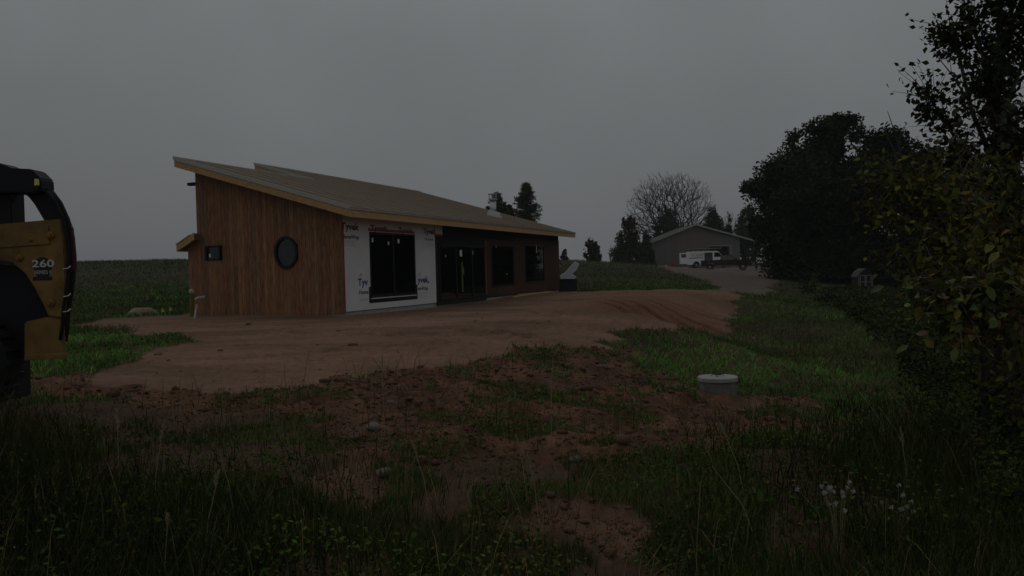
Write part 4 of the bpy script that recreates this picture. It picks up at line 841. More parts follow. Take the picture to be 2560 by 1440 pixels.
# pines behind the house with up-swept plumes
def pine(px, py_top, py_base, halfw, d, label, seed, topw=.45):
    rg = np.random.default_rng(seed); k = d/F; b = np.array(base_at(px, d)); topz = P(px, py_top, d)[2]; H = topz-b[2]; t = empty('pine_tree', b); tag(t, label, 'tree', 'pines behind the house')
    MB().tube([b, b+np.array([0, 0, H*.96])], [.22, .03], 7).build('trunk', 'bark', t)
    z0 = P(px, py_base, d)[2]; pts = []; brm = MB()
    for i in range(190):
        f_ = rg.random()**.8; z = z0+(topz-z0)*f_*.98; a = rg.uniform(0, 2*math.pi); ln = halfw*k*(min(1, (1-f_)/.62)**.75*(.65+.35*min(1, f_/.3))*.95+.05)*rg.uniform(.55, 1.15)
        s = b.copy(); s[2] = z-ln*.3; e_ = s+np.array([math.cos(a)*ln, math.sin(a)*ln, ln*rg.uniform(.25, .6)])
        if i % 3 == 0: brm.tube([s, e_], [.03, .01], 3)
        m_ = int(60*(.4+ln/(halfw*k)))
        tt = rg.uniform(.25, 1.05, m_)[:, None]; pts.append(s+(e_-s)*tt+rg.normal(size=(m_, 3))*np.array([1, 1, .7])*(.07+.16*(1-tt))*halfw*k*.8)
    brm.build('branches', 'bark', t)
    Pc = np.concatenate(pts); V, Fq = leaf_quads(Pc, .20, .35, .0, -.6); c = np.repeat(cols(Pc, [(0.0252, 0.0392, 0.0196), (0.0490, 0.0672, 0.0308), (0.0770, 0.0868, 0.0392)], seed), 4, 0)
    o = np_mesh('crown', V, Fq, 'foliage', t, c); o['kind'] = 'stuff'
pine(1320, 459, 560, 36, 75, 'taller dense pine rising behind the right end of the roof', 3, .35)
pine(1247, 482, 560, 30, 78, 'shorter pine half hidden by the roof next to the flue', 4, .4)
pine(1278, 512, 560, 14, 80, 'small thin pine top between the two bigger pines', 5)
# bare tree: recursive limbs
def bare(px, py_base, d, label, seed, cx0, cy0, rx, ry, npts=900, thick=.34, fork=.25, name='bare_tree', tw=.012):
    rg = np.random.default_rng(seed); b = np.array(base_at(px, d)); t = empty(name, b); tag(t, label, 'tree'); k = d/F
    c = P(cx0, cy0, d); top = P(cx0, cy0-ry, d)[2]; H = top-b[2]; f0 = b+np.array([0, 0, H*fork])
    pts = []
    while len(pts) < npts:
        u_ = unit1(rg)*rg.uniform(.15, 1)**.45; q = c+u_*np.array([rx*k, rx*k*.8, ry*k])
        if q[2] > b[2]+H*.2+.28*abs(q[0]-b[0]) and vn(q): pts.append(q)
    pts = np.array(pts); pts = pts[np.argsort(np.linalg.norm(pts-f0, axis=1))]
    nodes = [b-np.array([0, 0, .2]), f0]; par = [-1, 0]
    for q in pts:
        A_ = np.array(nodes[1:]); dd = np.linalg.norm(A_-q, axis=1); dr = np.linalg.norm(A_-f0, axis=1); cost = dd+.35*np.abs(dr*0)+.28*dr*0; cost = dd*1.0+.0*dr
        # prefer parents that lie inward, so limbs radiate
        inw = ((q-A_)*(q-f0)).sum(1)/(dd*np.linalg.norm(q-f0)+1e-9); cost = dd*(2.8-1.8*inw); j = int(np.argmin(cost))+1
        pj = nodes[j]; L_ = np.linalg.norm(q-pj); nseg = max(1, int(L_/(H*.06))); last = j
        for i in range(1, nseg+1):
            v_ = pj+(q-pj)*i/nseg+(rg.normal(size=3)*L_*.015 if i < nseg else 0); v_ = v_+np.array([0, 0, -.05*L_*math.sin(math.pi*i/nseg)]); nodes.append(v_); par.append(last); last = len(nodes)-1
    nodes = np.array(nodes); cnt = np.ones(len(nodes))
    for i in range(len(nodes)-1, 0, -1): cnt[par[i]] += cnt[i]
    rad = thick*(cnt/cnt[0])**.5+tw
    big, fine = MB(), MB()
    for i in range(1, len(nodes)):
        j = par[i]; (big if rad[i] > thick*.16 else fine).tube([nodes[j], nodes[i]], [rad[j] if rad[j] < rad[i]*2 else rad[i]*1.2, rad[i]], 6 if rad[i] > thick*.3 else 3)
    leafs = set(range(len(nodes)))-set(par)
    for i in leafs:                                  # fine twigs fanning out at the ends
        o_ = nodes[i]-nodes[par[i]]; o_ /= np.linalg.norm(o_)+1e-9
        for _ in range(4):
            v_ = o_+unit1(rg)*.7+np.array([0, 0, .35]); fine.tube([nodes[i], nodes[i]+v_/np.linalg.norm(v_)*H*rg.uniform(.03, .065)], [tw, tw*.5], 3)
    big.build('trunk', 'bark_grey', t); fine.build('twigs', 'bark_grey', t)['kind'] = 'stuff'
    return t
def unit1(rg): v = rg.normal(size=3); return v/np.linalg.norm(v)
def vn(q): return True
bare(1692, 640, 132, 'wide bare grey tree rising above the garage roof', 12, 1675, 530, 112, 97, 2200, .5, .2, tw=.015)
bare(1530, 650, 96, 'small bare sapling between skyline trees and bushy evergreen', 22, 1530, 630, 14, 22, 60, .06, .2, name='bare_sapling')
bare(1825, 640, 134, 'small twiggy tree poking above the right roof slope', 25, 1822, 570, 20, 42, 110, .10, .3, name='bare_sapling')
print('far trees done')

# ---- near trees with single leaves
def leaf_mesh(nm, ln, wd, m, fold=.25):
    v = [(0, 0, 0), (.3, .5, fold), (.3, -.5, fold), (.3, 0, 0), (.65, .42, fold*.8), (.65, -.42, fold*.8), (.65, 0, -.03), (1, 0, -.12)]
    me = bpy.data.meshes.new(nm); me.from_pydata([(x*ln, y*wd, z*wd) for x, y, z in v], [], [(0, 3, 1), (0, 2, 3), (3, 6, 4, 1), (3, 2, 5, 6), (6, 7, 4), (6, 5, 7)]); me.materials.append(M[m])
    for p_ in me.polygons: p_.use_smooth = True
    return me
def leaf_stuff(Pc, Dv, ln, wd, c):                    # many leaves in one mesh
    n = len(Pc); d_ = Dv/np.linalg.norm(Dv, axis=1)[:, None]; b = np.cross(d_, unit(n)); b /= np.linalg.norm(b, axis=1)[:, None]; s = RNG.uniform(.6, 1.15, n)[:, None]; nn_ = np.cross(d_, b)
    V = np.stack([Pc, Pc+d_*s*ln*.4+b*s*wd*.5+nn_*s*wd*.12, Pc+d_*s*ln, Pc+d_*s*ln*.4-b*s*wd*.5+nn_*s*wd*.12], 1).reshape(-1, 3); return V, np.arange(n*4).reshape(n, 4), np.repeat(c, 4, 0)
def near_tree(name, label, base, limbs, ln, wd, m, pal, per, seed, spread, nleaf_parts=280, tw=.02, trunk_r=.07):
    rg = np.random.default_rng(seed); base = np.array(base, float); t = empty(name, base); tag(t, label, 'tree')
    mb = MB(); tw_ = MB(); Ps = []; Ds = []
    for li in limbs:
        pts = [np.array(p_) for p_ in li]; r = np.linspace(trunk_r*(1 if np.allclose(pts[0], base) else .45), .008, len(pts)); mb.tube(pts, list(r), 6)
        seg = list(zip(pts[:-1], pts[1:])); L_ = sum(np.linalg.norm(b-a) for a, b in seg)
        for _ in range(int(L_*per)):
            k = rg.integers(len(seg)); k = max(k, rg.integers(len(seg))); a, b = seg[k]; s = a+(b-a)*rg.random(); dr = unit1(rg); dr = dr*.9+(b-a)/np.linalg.norm(b-a)*.5; dr[2] += .1
            sl = spread*rg.uniform(.3, 1.); e_ = s+dr*sl; midp = (s+e_)/2+np.array([0, 0, .03])
            tw_.tube([s, midp, e_], [.006, .004, .002], 3)
            for q in range(int(rg.integers(6, 13))):
                f_ = rg.uniform(.15, 1.05); Ps.append(s+(e_-s)*f_+rg.normal(size=3)*.03); dd = dr/np.linalg.norm(dr)*.4+unit1(rg)*.9; dd[2] -= .45; Ds.append(dd)
    mb.build('trunk', 'bark', t); tw_.build('twigs', 'bark', t)['kind'] = 'stuff'
    Ps = np.array(Ps); Ds = np.array(Ds)
    # leaves that can be picked apart: those nearest the camera and in view
    vis = (np.abs(Ps[:, 0]/Ps[:, 1]) < .63); dd_ = np.where(vis, np.linalg.norm(Ps-np.array([0, 0, EYE]), axis=1), 99); order = np.argsort(dd_); pick = order[:nleaf_parts]; rest = order[nleaf_parts:]
    vars_ = [leaf_mesh('leaf', ln*s, wd*s, m, f_) for s, f_ in ((1., .2), (.85, .35), (1.15, .1), (.95, -.2))]
    off = Vector(base)
    for i in pick:
        o = bpy.data.objects.new('leaf', vars_[int(rg.integers(4))]); C.objects.link(o); o.parent = t; o.location = Vector(Ps[i])-off
        q = Vector(Ds[i]).to_track_quat('X', 'Z').to_euler(); q.rotate_axis('X', rg.uniform(-1.2, 1.2)); o.rotation_euler = q
    c = cols(Ps[rest], pal, seed, 2.5); V, Fq, cc = leaf_stuff(Ps[rest], Ds[rest], ln*.95, wd, c); o = np_mesh('foliage', V, Fq, 'foliage', t, cc); o['kind'] = 'stuff'
    return t
def unit1(rg): v = rg.normal(size=3); return v/np.linalg.norm(v)
def PP(*l): return [P(*q) for q in l]
Db = 9.0; b0 = P(2520, 1100, Db); b0[2] = gz(b0[0], b0[1])
s_ = lambda x, y, d=Db: P(x, y, d)
trk_ = [b0, s_(2530, 900), s_(2515, 600), s_(2490, 350), s_(2500, 100), s_(2510, -150)]
limbs = [trk_, [s_(2515, 600), s_(2440, 480), s_(2380, 330), s_(2320, 240)], [s_(2490, 420), s_(2430, 280), s_(2400, 150), s_(2372, 80)], [s_(2500, 250), s_(2450, 120), s_(2420, 20)], [s_(2500, 300), s_(2560, 150), s_(2590, -20)],
         [s_(2510, 520), s_(2430, 400, Db-.5), s_(2380, 380, Db-.7)], [s_(2500, 450), s_(2560, 330, Db-.6), s_(2620, 250, Db-.8)], [s_(2515, 650), s_(2580, 500), s_(2650, 420)], [s_(2490, 200), s_(2530, 60), s_(2520, -80)],
         [s_(2520, 700), s_(2450, 580), s_(2400, 520)], [s_(2515, 380), s_(2470, 250, Db-.4), s_(2470, 150, Db-.6)], [s_(2500, 100), s_(2560, 0), s_(2640, -60)], [s_(2500, 560), s_(2540, 420, Db-.8), s_(2530, 330, Db-1.)]]
near_tree('birch_tree', 'tall near tree with small dark leaves against the sky at the right edge', b0, limbs, .085, .05, 'leaf_dark', [(.018, .028, .010), (.028, .04, .013), (.045, .035, .014)], 44, 31, .42, 290)
Dc = 6.2; b1 = P(2450, 1250, Dc); b1[2] = gz(b1[0], b1[1]); s_ = lambda x, y, d=Dc: P(x, y, d)
limbs = [[b1, s_(2455, 1000), s_(2470, 800), s_(2440, 600), s_(2400, 450)], [s_(2455, 900), s_(2400, 700), s_(2330, 560), s_(2260, 450)], [s_(2460, 850), s_(2400, 620), s_(2320, 500, Dc-.2), s_(2230, 420, Dc-.3)], [s_(2470, 800), s_(2380, 640), s_(2270, 540, Dc-.1), s_(2190, 500, Dc-.1)],
         [s_(2460, 900), s_(2520, 700), s_(2560, 560)], [s_(2455, 980), s_(2520, 820, Dc-.5), s_(2590, 720, Dc-.6)], [s_(2460, 900), s_(2400, 780, Dc-.6), s_(2350, 720, Dc-.8)],
         [s_(2440, 700), s_(2500, 560, Dc-.4), s_(2530, 480, Dc-.5)], [s_(2400, 640), s_(2380, 520, Dc+.3), s_(2350, 450, Dc+.4)], [s_(2460, 820), s_(2440, 700, Dc-.7), s_(2470, 620, Dc-.8)], [s_(2460, 1000), s_(2530, 950, Dc-.3), s_(2600, 900)],
         [s_(2455, 1000), s_(2590, 900, 5.3), s_(2640, 800, 4.6), s_(2540, 790, 4.3), s_(2460, 780, 4.2), s_(2395, 795, 4.1)], [s_(2455, 1000), s_(2590, 900, 5.3), s_(2640, 720, 4.6), s_(2560, 740, 4.4), s_(2490, 720, 4.2)], [s_(2455, 1000), s_(2590, 900, 5.3), s_(2640, 620, 4.9), s_(2540, 600, 4.7), s_(2460, 570, 4.6)], [s_(2440, 640), s_(2320, 560, Dc-.3), s_(2290, 640, Dc-.4)], [s_(2430, 720), s_(2330, 680, Dc-.2), s_(2300, 700, Dc-.3)], [s_(2460, 850), s_(2540, 640, Dc+.5), s_(2570, 420, Dc+.6)], [s_(2460, 900), s_(2600, 800), s_(2680, 650)], [s_(2455, 1100), s_(2540, 1050, Dc-.8), s_(2600, 1000, Dc-1)], [s_(2440, 650), s_(2460, 500, Dc+.6), s_(2440, 400, Dc+.8)], [s_(2450, 1150), s_(2540, 1180, Dc-.6), s_(2620, 1160, Dc-.8)]]
near_tree('autumn_shrub', 'near shrub with green, yellow and orange autumn leaves in front of the right trees', b1, limbs, .07, .037, 'leaf', [(0.0405, 0.0607, 0.0162), (0.0945, 0.1080, 0.0270), (0.1350, 0.1350, 0.0297), (0.1215, 0.0810, 0.0270), (0.0540, 0.0675, 0.0189)], 30, 33, .38, 300, trunk_r=.05)
# bare shoots sticking up out of the shrub
for a in ([(2262, 440), (2240, 380), (2219, 322)], [(2330, 350, ), (2300, 250), (2340, 135)]): pass
o = MB().tube([P(2262, 420, 6), P(2240, 340, 6), P(2219, 278, 6)], [.008, .005, .002], 5).tube([P(2245, 355, 6), P(2265, 310, 6)], [.004, .002], 4).build('bare_shoot', 'bark_grey'); tag(o, 'bare forked shoot standing up beside the oak against the sky', 'twig')
o = MB().tube([P(2420, 250, 8.6), P(2375, 180, 8.6), P(2335, 132, 8.6)], [.012, .007, .003], 5).tube([P(2380, 190, 8.6), P(2372, 130, 8.6)], [.005, .002], 4).build('bare_shoot', 'bark_grey'); tag(o, 'bare pale shoot pointing up left from the tall near tree', 'twig')
print('near trees done')

# ------------------------------------------------------------------ undergrowth on the right bank
def scatter(n, r0, r1, a0, a1, pw=1.):
    r = np.exp(RNG.uniform(math.log(r0), math.log(r1), n)) if pw == 1. else (RNG.uniform(r0**(2-pw), r1**(2-pw), n))**(1/(2-pw))
    a = RNG.uniform(a0, a1, n); return r*np.sin(a), r*np.cos(a)
BRUSH = poly_w([(1985, 728), (2100, 778), (2190, 850), (2260, 950), (2330, 1080), (2390, 1240), (2470, 1400), (3300, 1400), (3300, 760), (2700, 715), (2300, 712)])
x, y = scatter(420000, 3.2, 75, .2, .95); ok = inside(x+(fbm(x*.8, y*.8, 0, 3, 61)-.5)*1.2, y+(fbm(x*.8, y*.8, 4, 3, 62)-.5)*1.2, BRUSH); x, y = x[ok], y[ok]
top_h = (.15+1.1*np.clip((fbm(x*.55, y*.55, 0, 3, 63)-.3)*1.8, 0, 1)+.25*fbm(x*3, y*3, 0, 2, 64))*np.clip(np.hypot(x, y)/9, .6, 1.4)
top_h *= np.where((y > 24) & (np.abs(x-.425*y) < 2.2), .12, np.where(y > 30, .6, 1.))      # a low clearing in front of the playhouse
f_ = 1-RNG.uniform(0, 1, len(x))**1.8*.9; Pc = np.stack([x, y, base_h(x, y)+top_h*f_+RNG.normal(size=len(x))*.04], 1); ok = fbm(Pc[:, 0]*2.2, Pc[:, 1]*2.2, Pc[:, 2]*2.2, 2, 65) > .38; Pc = Pc[ok]
V, Fq = leaf_quads(Pc, .05, .5); dsc = np.clip(np.linalg.norm(Pc, axis=1)/10, .8, 3.5); V = ((V.reshape(-1, 4, 3)-Pc[:, None])*dsc[:, None, None]+Pc[:, None]).reshape(-1, 3)
cc = cols(Pc, [(0.0150, 0.0213, 0.0075), (0.0250, 0.0375, 0.0112), (0.0425, 0.0600, 0.0163), (0.0688, 0.0875, 0.0225)], 9, 1.5); cc[RNG.random(len(cc)) < .02] = (.13, .09, .03)
print('brush', len(Pc)); o = np_mesh('undergrowth', V, Fq, 'foliage', None, np.repeat(cc, 4, 0)); tag(o, 'tangled dark undergrowth covering the bank at the right', 'undergrowth', kind='stuff')

# ------------------------------------------------------------------ grass
def blades(x, y, h, wd, lean, c, z=None, curl=.5):
    n = len(x); z = height(x, y) if z is None else z; ang = RNG.uniform(0, 2*math.pi, n); fa = RNG.uniform(0, 2*math.pi, n)
    dx, dy = np.cos(ang)*lean*h, np.sin(ang)*lean*h; sx_, sy_ = np.cos(fa)*wd/2, np.sin(fa)*wd/2
    b = np.stack([x, y, z-.02], 1); S = np.stack([sx_, sy_, np.zeros(n)], 1)
    m1 = b+np.stack([dx*.25, dy*.25, h*.5], 1); m2 = b+np.stack([dx*.6, dy*.6, h*.85], 1); tp = b+np.stack([dx, dy, h*(1-.15*np.clip(lean, 0, 2)*curl)], 1)
    V = np.stack([b-S, b+S, m1+S*.85, m1-S*.85, m2+S*.55, m2-S*.55, tp], 1).reshape(-1, 3); i = np.arange(n)*7
    F3 = np.concatenate([np.stack([i, i+1, i+2], 1), np.stack([i, i+2, i+3], 1), np.stack([i+3, i+2, i+4], 1), np.stack([i+3, i+4, i+5], 1), np.stack([i+5, i+4, i+6], 1)])
    shade = np.repeat(c, 7, 0); return V, F3, shade
G1 = [(0.0480, 0.0780, 0.0180), (0.0780, 0.1320, 0.0288), (0.1200, 0.1920, 0.0420), (0.0900, 0.1260, 0.0360), (0.0600, 0.1020, 0.0240)]; BRIGHT = [(.055, .12, .025), (.10, .22, .042), (.16, .33, .06)]; DRY = [(.07, .055, .03), (.13, .10, .05), (.22, .175, .09)]; WEED = [(.022, .028, .010), (.036, .042, .014), (.055, .058, .02)]
def pick(pal, x, y, s=.6, seed=0): return cols(np.stack([x, y, np.zeros_like(x)], 1), pal, seed, s)
parts = []
def field(name, label, specs):
    Vs, Fs, Cs = [], [], []; o_ = 0
    for V, F_, c in specs: Vs.append(V); Fs.append(F_+o_); Cs.append(c); o_ += len(V)
    o = np_mesh(name, np.concatenate(Vs), np.concatenate(Fs), 'grass', None, np.concatenate(Cs)); tag(o, label, 'grass', kind='stuff'); return o
def clump(x, y, s, seed): return fbm(x*s, y*s, 0, 3, seed)
houses = lambda x, y: ((((x+4.735)*.368+(y-23)*.93) > -.3) & (((x+4.735)*.368+(y-23)*.93) < 19.6) & ((-(x+4.735)*.93+(y-23)*.368) > -.3) & ((-(x+4.735)*.93+(y-23)*.368) < np.where(((x+4.735)*.368+(y-23)*.93) < 6.4, 5.6, 8.4))) | ((x > 15.5) & (x < 32) & (y > 109)) | (np.hypot(x-cx_, (y-cy_+.45)*.7) < .5)
def grassfield(n, r0, r1, fh, wd, pal, seed, keep, a0=-.75, a1=.75, lean=.45, dens=.0):
    x, y = scatter(n, r0, r1, a0, a1); pad, so_, dr, br = masks(x, y); ok = keep(x, y, pad, so_, dr, br) & ~houses(x, y); x, y = x[ok], y[ok]; r = np.hypot(x, y)
    h = fh(x, y, r)*RNG.uniform(.45, 1.15, len(x)); w_ = wd*np.clip(r/6, .8, 12)*RNG.uniform(.6, 1.3, len(x)); c = pick(pal, x, y, .7, seed)
    dry = RNG.random(len(x)) < .10; c[dry] = pick(DRY, x[dry], y[dry])*.8
    return blades(x, y, h, w_, np.abs(RNG.normal(0, lean, len(x)))+.1, c)
left_tall = lambda x, y: np.maximum(1/(1+np.exp((x+1.2)*2.0))*1/(1+np.exp((y-5.4)*2.2)), 1/(1+np.exp((x+.50*y+.1)*4))*1/(1+np.exp((y-6.7)*3)))      # tall weeds at the front left
right_tall = lambda x, y: 1/(1+np.exp(-(x-.42*y-.2)*1.3))
def h_near(x, y, r): return .03+.09*clump(x, y, 1.1, 4)+.2*left_tall(x, y)+.2*right_tall(x, y)
soil_keep = lambda x, y: (clump(x, y, 1.4, 15) > .60) & (RNG.random(len(x)) < .8)
def k_near(x, y, pad, so_, dr, br):
    kp = ~pad & ~dr & ~br & ((clump(x, y, 1.0, 19)+.35*left_tall(x, y)+.3*right_tall(x, y)) > .55+.0*x)
    return np.where(so_, soil_keep(x, y), kp) | (br & ~pad & (RNG.random(len(x)) < .03))
specs = [grassfield(210000, 2.8, 13, h_near, .006, G1, 1, k_near)]
field('grass', 'short uneven green grass in the foreground', specs)
# tall weeds front left: thin stems and leaves
def h_t(x, y, r): return .16+(.30+.38/(1+np.exp((x+.50*y+.1)*4)))*left_tall(x, y)*RNG.uniform(.5, 1.25, len(x))
specs = [grassfield(34000, 3.0, 10, h_t, .007, WEED, 2, lambda x, y, p_, s, d_, b: ~p_ & (RNG.random(len(x)) < left_tall(x, y)), -.8, .1, .35)]
specs += [grassfield(5000, 3.0, 12, lambda x, y, r: .22+.3*RNG.random(len(x)), .005, DRY, 55, lambda x, y, p_, s, d_, b: ~p_ & (RNG.random(len(x)) < .55), -.75, .75, .6)]
specs += [grassfield(26000, 3.0, 14, lambda x, y, r: .2+.45*right_tall(x, y)*RNG.uniform(.4, 1.2, len(x)), .007, WEED, 22, lambda x, y, p_, s, d_, b: ~p_ & (RNG.random(len(x)) < right_tall(x, y)*.9), .2, .85, .4)]
field('tall_grass', 'tall dark weedy grass along the lower left and right corners', specs)
# bank, middle distance
def k_mid(x, y, pad, so_, dr, br): return np.where(so_, soil_keep(x, y), ~pad & ~dr)
specs = [grassfield(170000, 10, 45, lambda x, y, r: .05+.13*clump(x, y, .8, 5), .006, BRIGHT, 3, k_mid, -.75, .75, .9)]
field('bank_grass', 'bright green grass on the bank beside the dirt yard', specs)
DULL = [(.05, .065, .022), (.075, .085, .03), (.11, .08, .04), (.08, .085, .032), (.065, .12, .03)]
specs = [grassfield(190000, 20, 130, lambda x, y, r: (.06+.24*clump(x, y, .4, 6)), .0032, DULL, 4, lambda x, y, p_, s, d_, b: ~p_ & ~d_, -.75, .75, .9)]
field('field_grass', 'rough olive field grass beyond the house and yard', specs)
# broad leaf weeds near the camera
x, y = scatter(52000, 3.2, 14, -.75, .75); pad, so_, dr, br = masks(x, y); ok = ~pad & np.where(so_, clump(x, y, 1.4, 15) > .58, (clump(x, y, 1.3, 88)+.2*left_tall(x, y) > .52)) & ~(br & (RNG.random(len(x)) < .95)) & ~houses(x, y)
x, y = x[ok], y[ok]; hh = RNG.uniform(.02, 1, len(x))**1.3*(.10+.45*left_tall(x, y)+.35*right_tall(x, y)); Pc = np.stack([x, y, height(x, y)+hh], 1)
V, Fq = leaf_quads(Pc, .032, .5, .55); c = cols(Pc, [(.035, .055, .014), (.06, .095, .022), (.08, .12, .03), (.09, .10, .03)], 17, 1.2)
c[RNG.random(len(c)) < .03] = (.14, .10, .03)
o = np_mesh('broadleaf_weeds', V, Fq, 'foliage', None, np.repeat(c, 4, 0)); tag(o, 'small broad leaved weeds mixed through the foreground grass', 'weeds', kind='stuff')
# clods and pebbles
def rocks(n, r0, r1, size, keep, name, label, m, seed):
    x, y = scatter(n, r0, r1, -.72, .72); pad, so_, dr, br = masks(x, y); ok = keep(pad, so_, dr, br) & ~houses(x, y); x, y = x[ok], y[ok]; n = len(x)
    s = size*np.exp(RNG.normal(0, .55, n))*np.clip(np.hypot(x, y)/8, .7, 2)
    t_ = (1+5**.5)/2; iv = np.array([(-1, t_, 0), (1, t_, 0), (-1, -t_, 0), (1, -t_, 0), (0, -1, t_), (0, 1, t_), (0, -1, -t_), (0, 1, -t_), (t_, 0, -1), (t_, 0, 1), (-t_, 0, -1), (-t_, 0, 1)])/1.9
    fi = np.array([(0, 11, 5), (0, 5, 1), (0, 1, 7), (0, 7, 10), (0, 10, 11), (1, 5, 9), (5, 11, 4), (11, 10, 2), (10, 7, 6), (7, 1, 8), (3, 9, 4), (3, 4, 2), (3, 2, 6), (3, 6, 8), (3, 8, 9), (4, 9, 5), (2, 4, 11), (6, 2, 10), (8, 6, 7), (9, 8, 1)])
    jit = RNG.uniform(.65, 1.3, (n, 12, 1)); V = iv[None]*jit*s[:, None, None]*np.stack([RNG.uniform(.7, 1.5, n), RNG.uniform(.7, 1.3, n), RNG.uniform(.45, .8, n)], 1)[:, None]
    V = V+np.stack([x, y, height(x, y)+s*.05], 1)[:, None]; F_ = fi[None]+(np.arange(n)*12)[:, None, None]
    o = np_mesh(name, V.reshape(-1, 3), F_.reshape(-1, 3), m); tag(o, label, name.replace('_', ' '), kind='stuff')
rocks(42000, 3.5, 22, .012, lambda p_, s, d_, b: (s | b) | (p_ & (RNG.random(len(p_)) < .012)), 'soil_clods', 'loose reddish clods scattered over the turned soil', 'clod', 1)
rocks(1500, 4, 20, .012, lambda p_, s, d_, b: s | b | (p_ & (RNG.random(len(p_)) < .02)), 'pebbles', 'pale pebbles lying on the turned soil', 'stone', 2)
import bmesh
for i, (px, py, s, lb) in enumerate(((1507, 918, .13, 'long pale stone half buried in soil uphill of the concrete riser'), (1515, 1000, .05, 'small round pale stone on soil near the riser'), (935, 1082, .11, 'flat pale stone between grass and soil at centre left'), (975, 1012, .06, 'pinkish stone on dark soil under the house wrap corner'),
    (1757, 1011, .045, 'small white stone on the soil just below the riser'), (1855, 1030, .06, 'pale stone at the grass edge right of the riser'), (1155, 975, .05, 'small pale stone on the soil in front of the dirt yard'), (1310, 1000, .05, 'lone grey stone amid bare soil at centre'), (960, 1200, .09, 'broken pale stone in grass at lower centre left'), (1440, 1165, .07, 'pale flat stone in grass below the turned soil'), (890, 1010, .05, 'small grey stone beside the weedy tuft left of centre'))):
    q = on_ground(px, py); bm = bmesh.new(); bmesh.ops.create_icosphere(bm, subdivisions=2, radius=s*.62); rr = random.Random(i)
    for v in bm.verts: v.co = Vector((v.co.x*1.35*(1+rr.uniform(-.13, .13)), v.co.y*(1+rr.uniform(-.13, .13)), v.co.z*.6*(1+rr.uniform(-.15, .15))))
    me = bpy.data.meshes.new('stone'); bm.to_mesh(me); bm.free(); me.materials.append(M['stone']); o = bpy.data.objects.new('stone', me); C.objects.link(o); o.location = (q[0], q[1], gz(*q)+s*.2); o.rotation_euler = (0, 0, rr.uniform(0, 3)); tag(o, lb, 'stone', 'stones on the turned soil')
# seed stalks that stand out one by one
def stalk(px, py_top, d, label, lean=0., head=.10, hr=.010, bend=0.):
    tp = P(px, py_top, d); bx, by = tp[0]-lean, d; zb = gz(bx, by); t = empty('seed_stalk', (bx, by, zb)); tag(t, label, 'grass stalk', 'tall dry seed stalks')
    b = np.array([bx, by, zb-.02]); m1 = b*.5+tp*.5+np.array([-lean*.15, 0, .02]); m2 = b*.2+tp*.8+np.array([-lean*.08, 0, .0]); e_ = tp+np.array([bend, 0, -abs(bend)*.5])
    MB().tube([b, m1, m2, tp], [.0028, .0024, .002, .0015], 4).build('stem', 'straw', t)
    if head:
        mb = MB(); dr = (tp-m2); dr /= np.linalg.norm(dr); rr = random.Random(int(px))
        for k in range(34):
            f_ = k/34; c_ = tp-dr*head*(1-f_)*1.+e_*0; a = rr.uniform(0, 6.28); r = hr*(math.sin(math.pi*(.12+.8*f_)))*rr.uniform(.5, 1.3); q_ = c_+np.array([math.cos(a)*r, math.sin(a)*r, .012]); mb.tube([c_, q_, q_+dr*.008], [.0015, .0028, .0008], 3)
        mb.build('seed_head', 'straw', t)
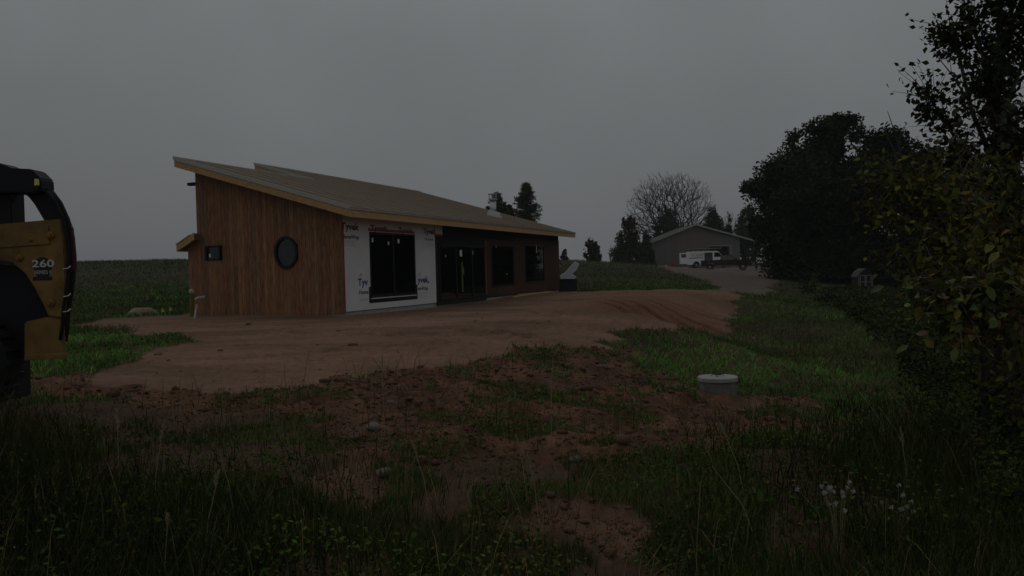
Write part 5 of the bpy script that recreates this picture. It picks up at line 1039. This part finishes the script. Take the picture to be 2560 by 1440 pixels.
for a in ((90, 1190, 4.3, 'thick seed stalk at the far lower left, taller of two', .02, .2, .016), (35, 1245, 4.1, 'seed stalk at the very left edge of the foreground', .03, .22, .016), (292, 1025, 5.2, 'upright feathery stalk among the dark left weeds', 0, .15, .014),
          (268, 1155, 4.3, 'bare arching stalk in the dark weeds at lower left', -.12, .0, .01), (408, 1065, 4.8, 'leaning pale seed stalk left of the yellow weeds', .08, .1, .012), (672, 970, 7.5, 'pale upright stalk in the bright grass tuft below the dirt yard', .0, .0, .01), (664, 897, 8.2, 'thin dark stalk crossing the dirt yard, rightmost of the left few', .05, .0, .01),
          (548, 880, 8.0, 'thin dark stalk crossing the dirt yard, left of a pair', -.02, .0, .01), (955, 890, 7.0, 'tall thin stalk rising in front of the smooth dirt', .0, .12, .008), (1382, 900, 6.5, 'tall feathery stalk standing over the turned soil at centre', .03, .32, .014), (1887, 985, 7.5, 'forked dry stalk just right of the concrete riser', .03, .3, .018),
          (1290, 1090, 5.0, 'slender stalk left of centre foreground', -.06, .12, .009), (1800, 1060, 5.0, 'slender leaning stalk in the grass below the riser', -.16, .14, .01), (1780, 1165, 4.4, 'slanting stalk crossing the lower right grass', -.25, .0, .009), (548, 1180, 4.2, 'bright bent seed head in the dark weeds', .1, .08, .012),
          (1310, 1095, 4.5, 'thin stalk crossing the lower middle grass', -.08, .0, .01), (2250, 1070, 5.0, 'dry stalk among brambles at right', -.05, .12, .012), (420, 1290, 3.8, 'thin upright stalk low in the left weeds', .03, .05, .01), (1030, 1105, 4.8, 'thin tan stalk at centre left foreground', -.1, .1, .009)): stalk(*a)
# white fluffy heads at lower right
for (px, py, d, lb) in ((2095, 1240, 4.2, 'weed with white fluffy seed heads in the lower right grass, left one'), (2240, 1250, 4.4, 'weed with white fluffy seed heads in the lower right grass, right one')):
    c_ = P(px, py, d); zb = gz(c_[0], c_[1]); t = empty('fluffy_weed', (c_[0], c_[1], zb)); tag(t, lb, 'weed', 'white fluffy weeds'); rr = random.Random(px); st = MB(); hd = MB()
    for k in range(16 if px < 2200 else 9):
        e_ = c_+np.array([rr.gauss(0, .07), rr.gauss(0, .06), rr.gauss(0, .05)]); st.tube([np.array([c_[0], c_[1], zb]), (c_+e_)/2-np.array([0, 0, .1]), e_], [.0013, .001, .0008], 3)
        for j in range(34): u_ = np.array([rr.gauss(0, 1), rr.gauss(0, 1), rr.gauss(0, 1)]); u_ /= np.linalg.norm(u_); hd.tube([e_, e_+u_*.013], [.0006, .0012], 3)
    st.build('stems', 'straw', t); hd.build('seed_heads', 'fluff', t)['kind'] = 'stuff'
print('plants done')
# ------------------------------------------------------------------ mist
HAZE = .0005
if HAZE:
    mb = MB(); mb.abox((-880, 880), (-860, 880), (-14, 30)); hz_ = bpy.data.materials.new('mist'); hz_.use_nodes = True; t = hz_.node_tree; t.nodes.clear(); pv = N(t, 'ShaderNodeVolumePrincipled'); oo = N(t, 'ShaderNodeOutputMaterial')
    pv.inputs['Color'].default_value = (.9, .92, .95, 1); pv.inputs['Density'].default_value = HAZE; pv.inputs['Anisotropy'].default_value = .0; t.links.new(pv.outputs[0], oo.inputs['Volume'])
    hz_o = mb.build('haze', hz_); tag(hz_o, kind='stuff')
print('objects', len(bpy.data.objects), 'polys', sum(len(o.data.polygons) for o in bpy.data.objects if o.type == 'MESH'))
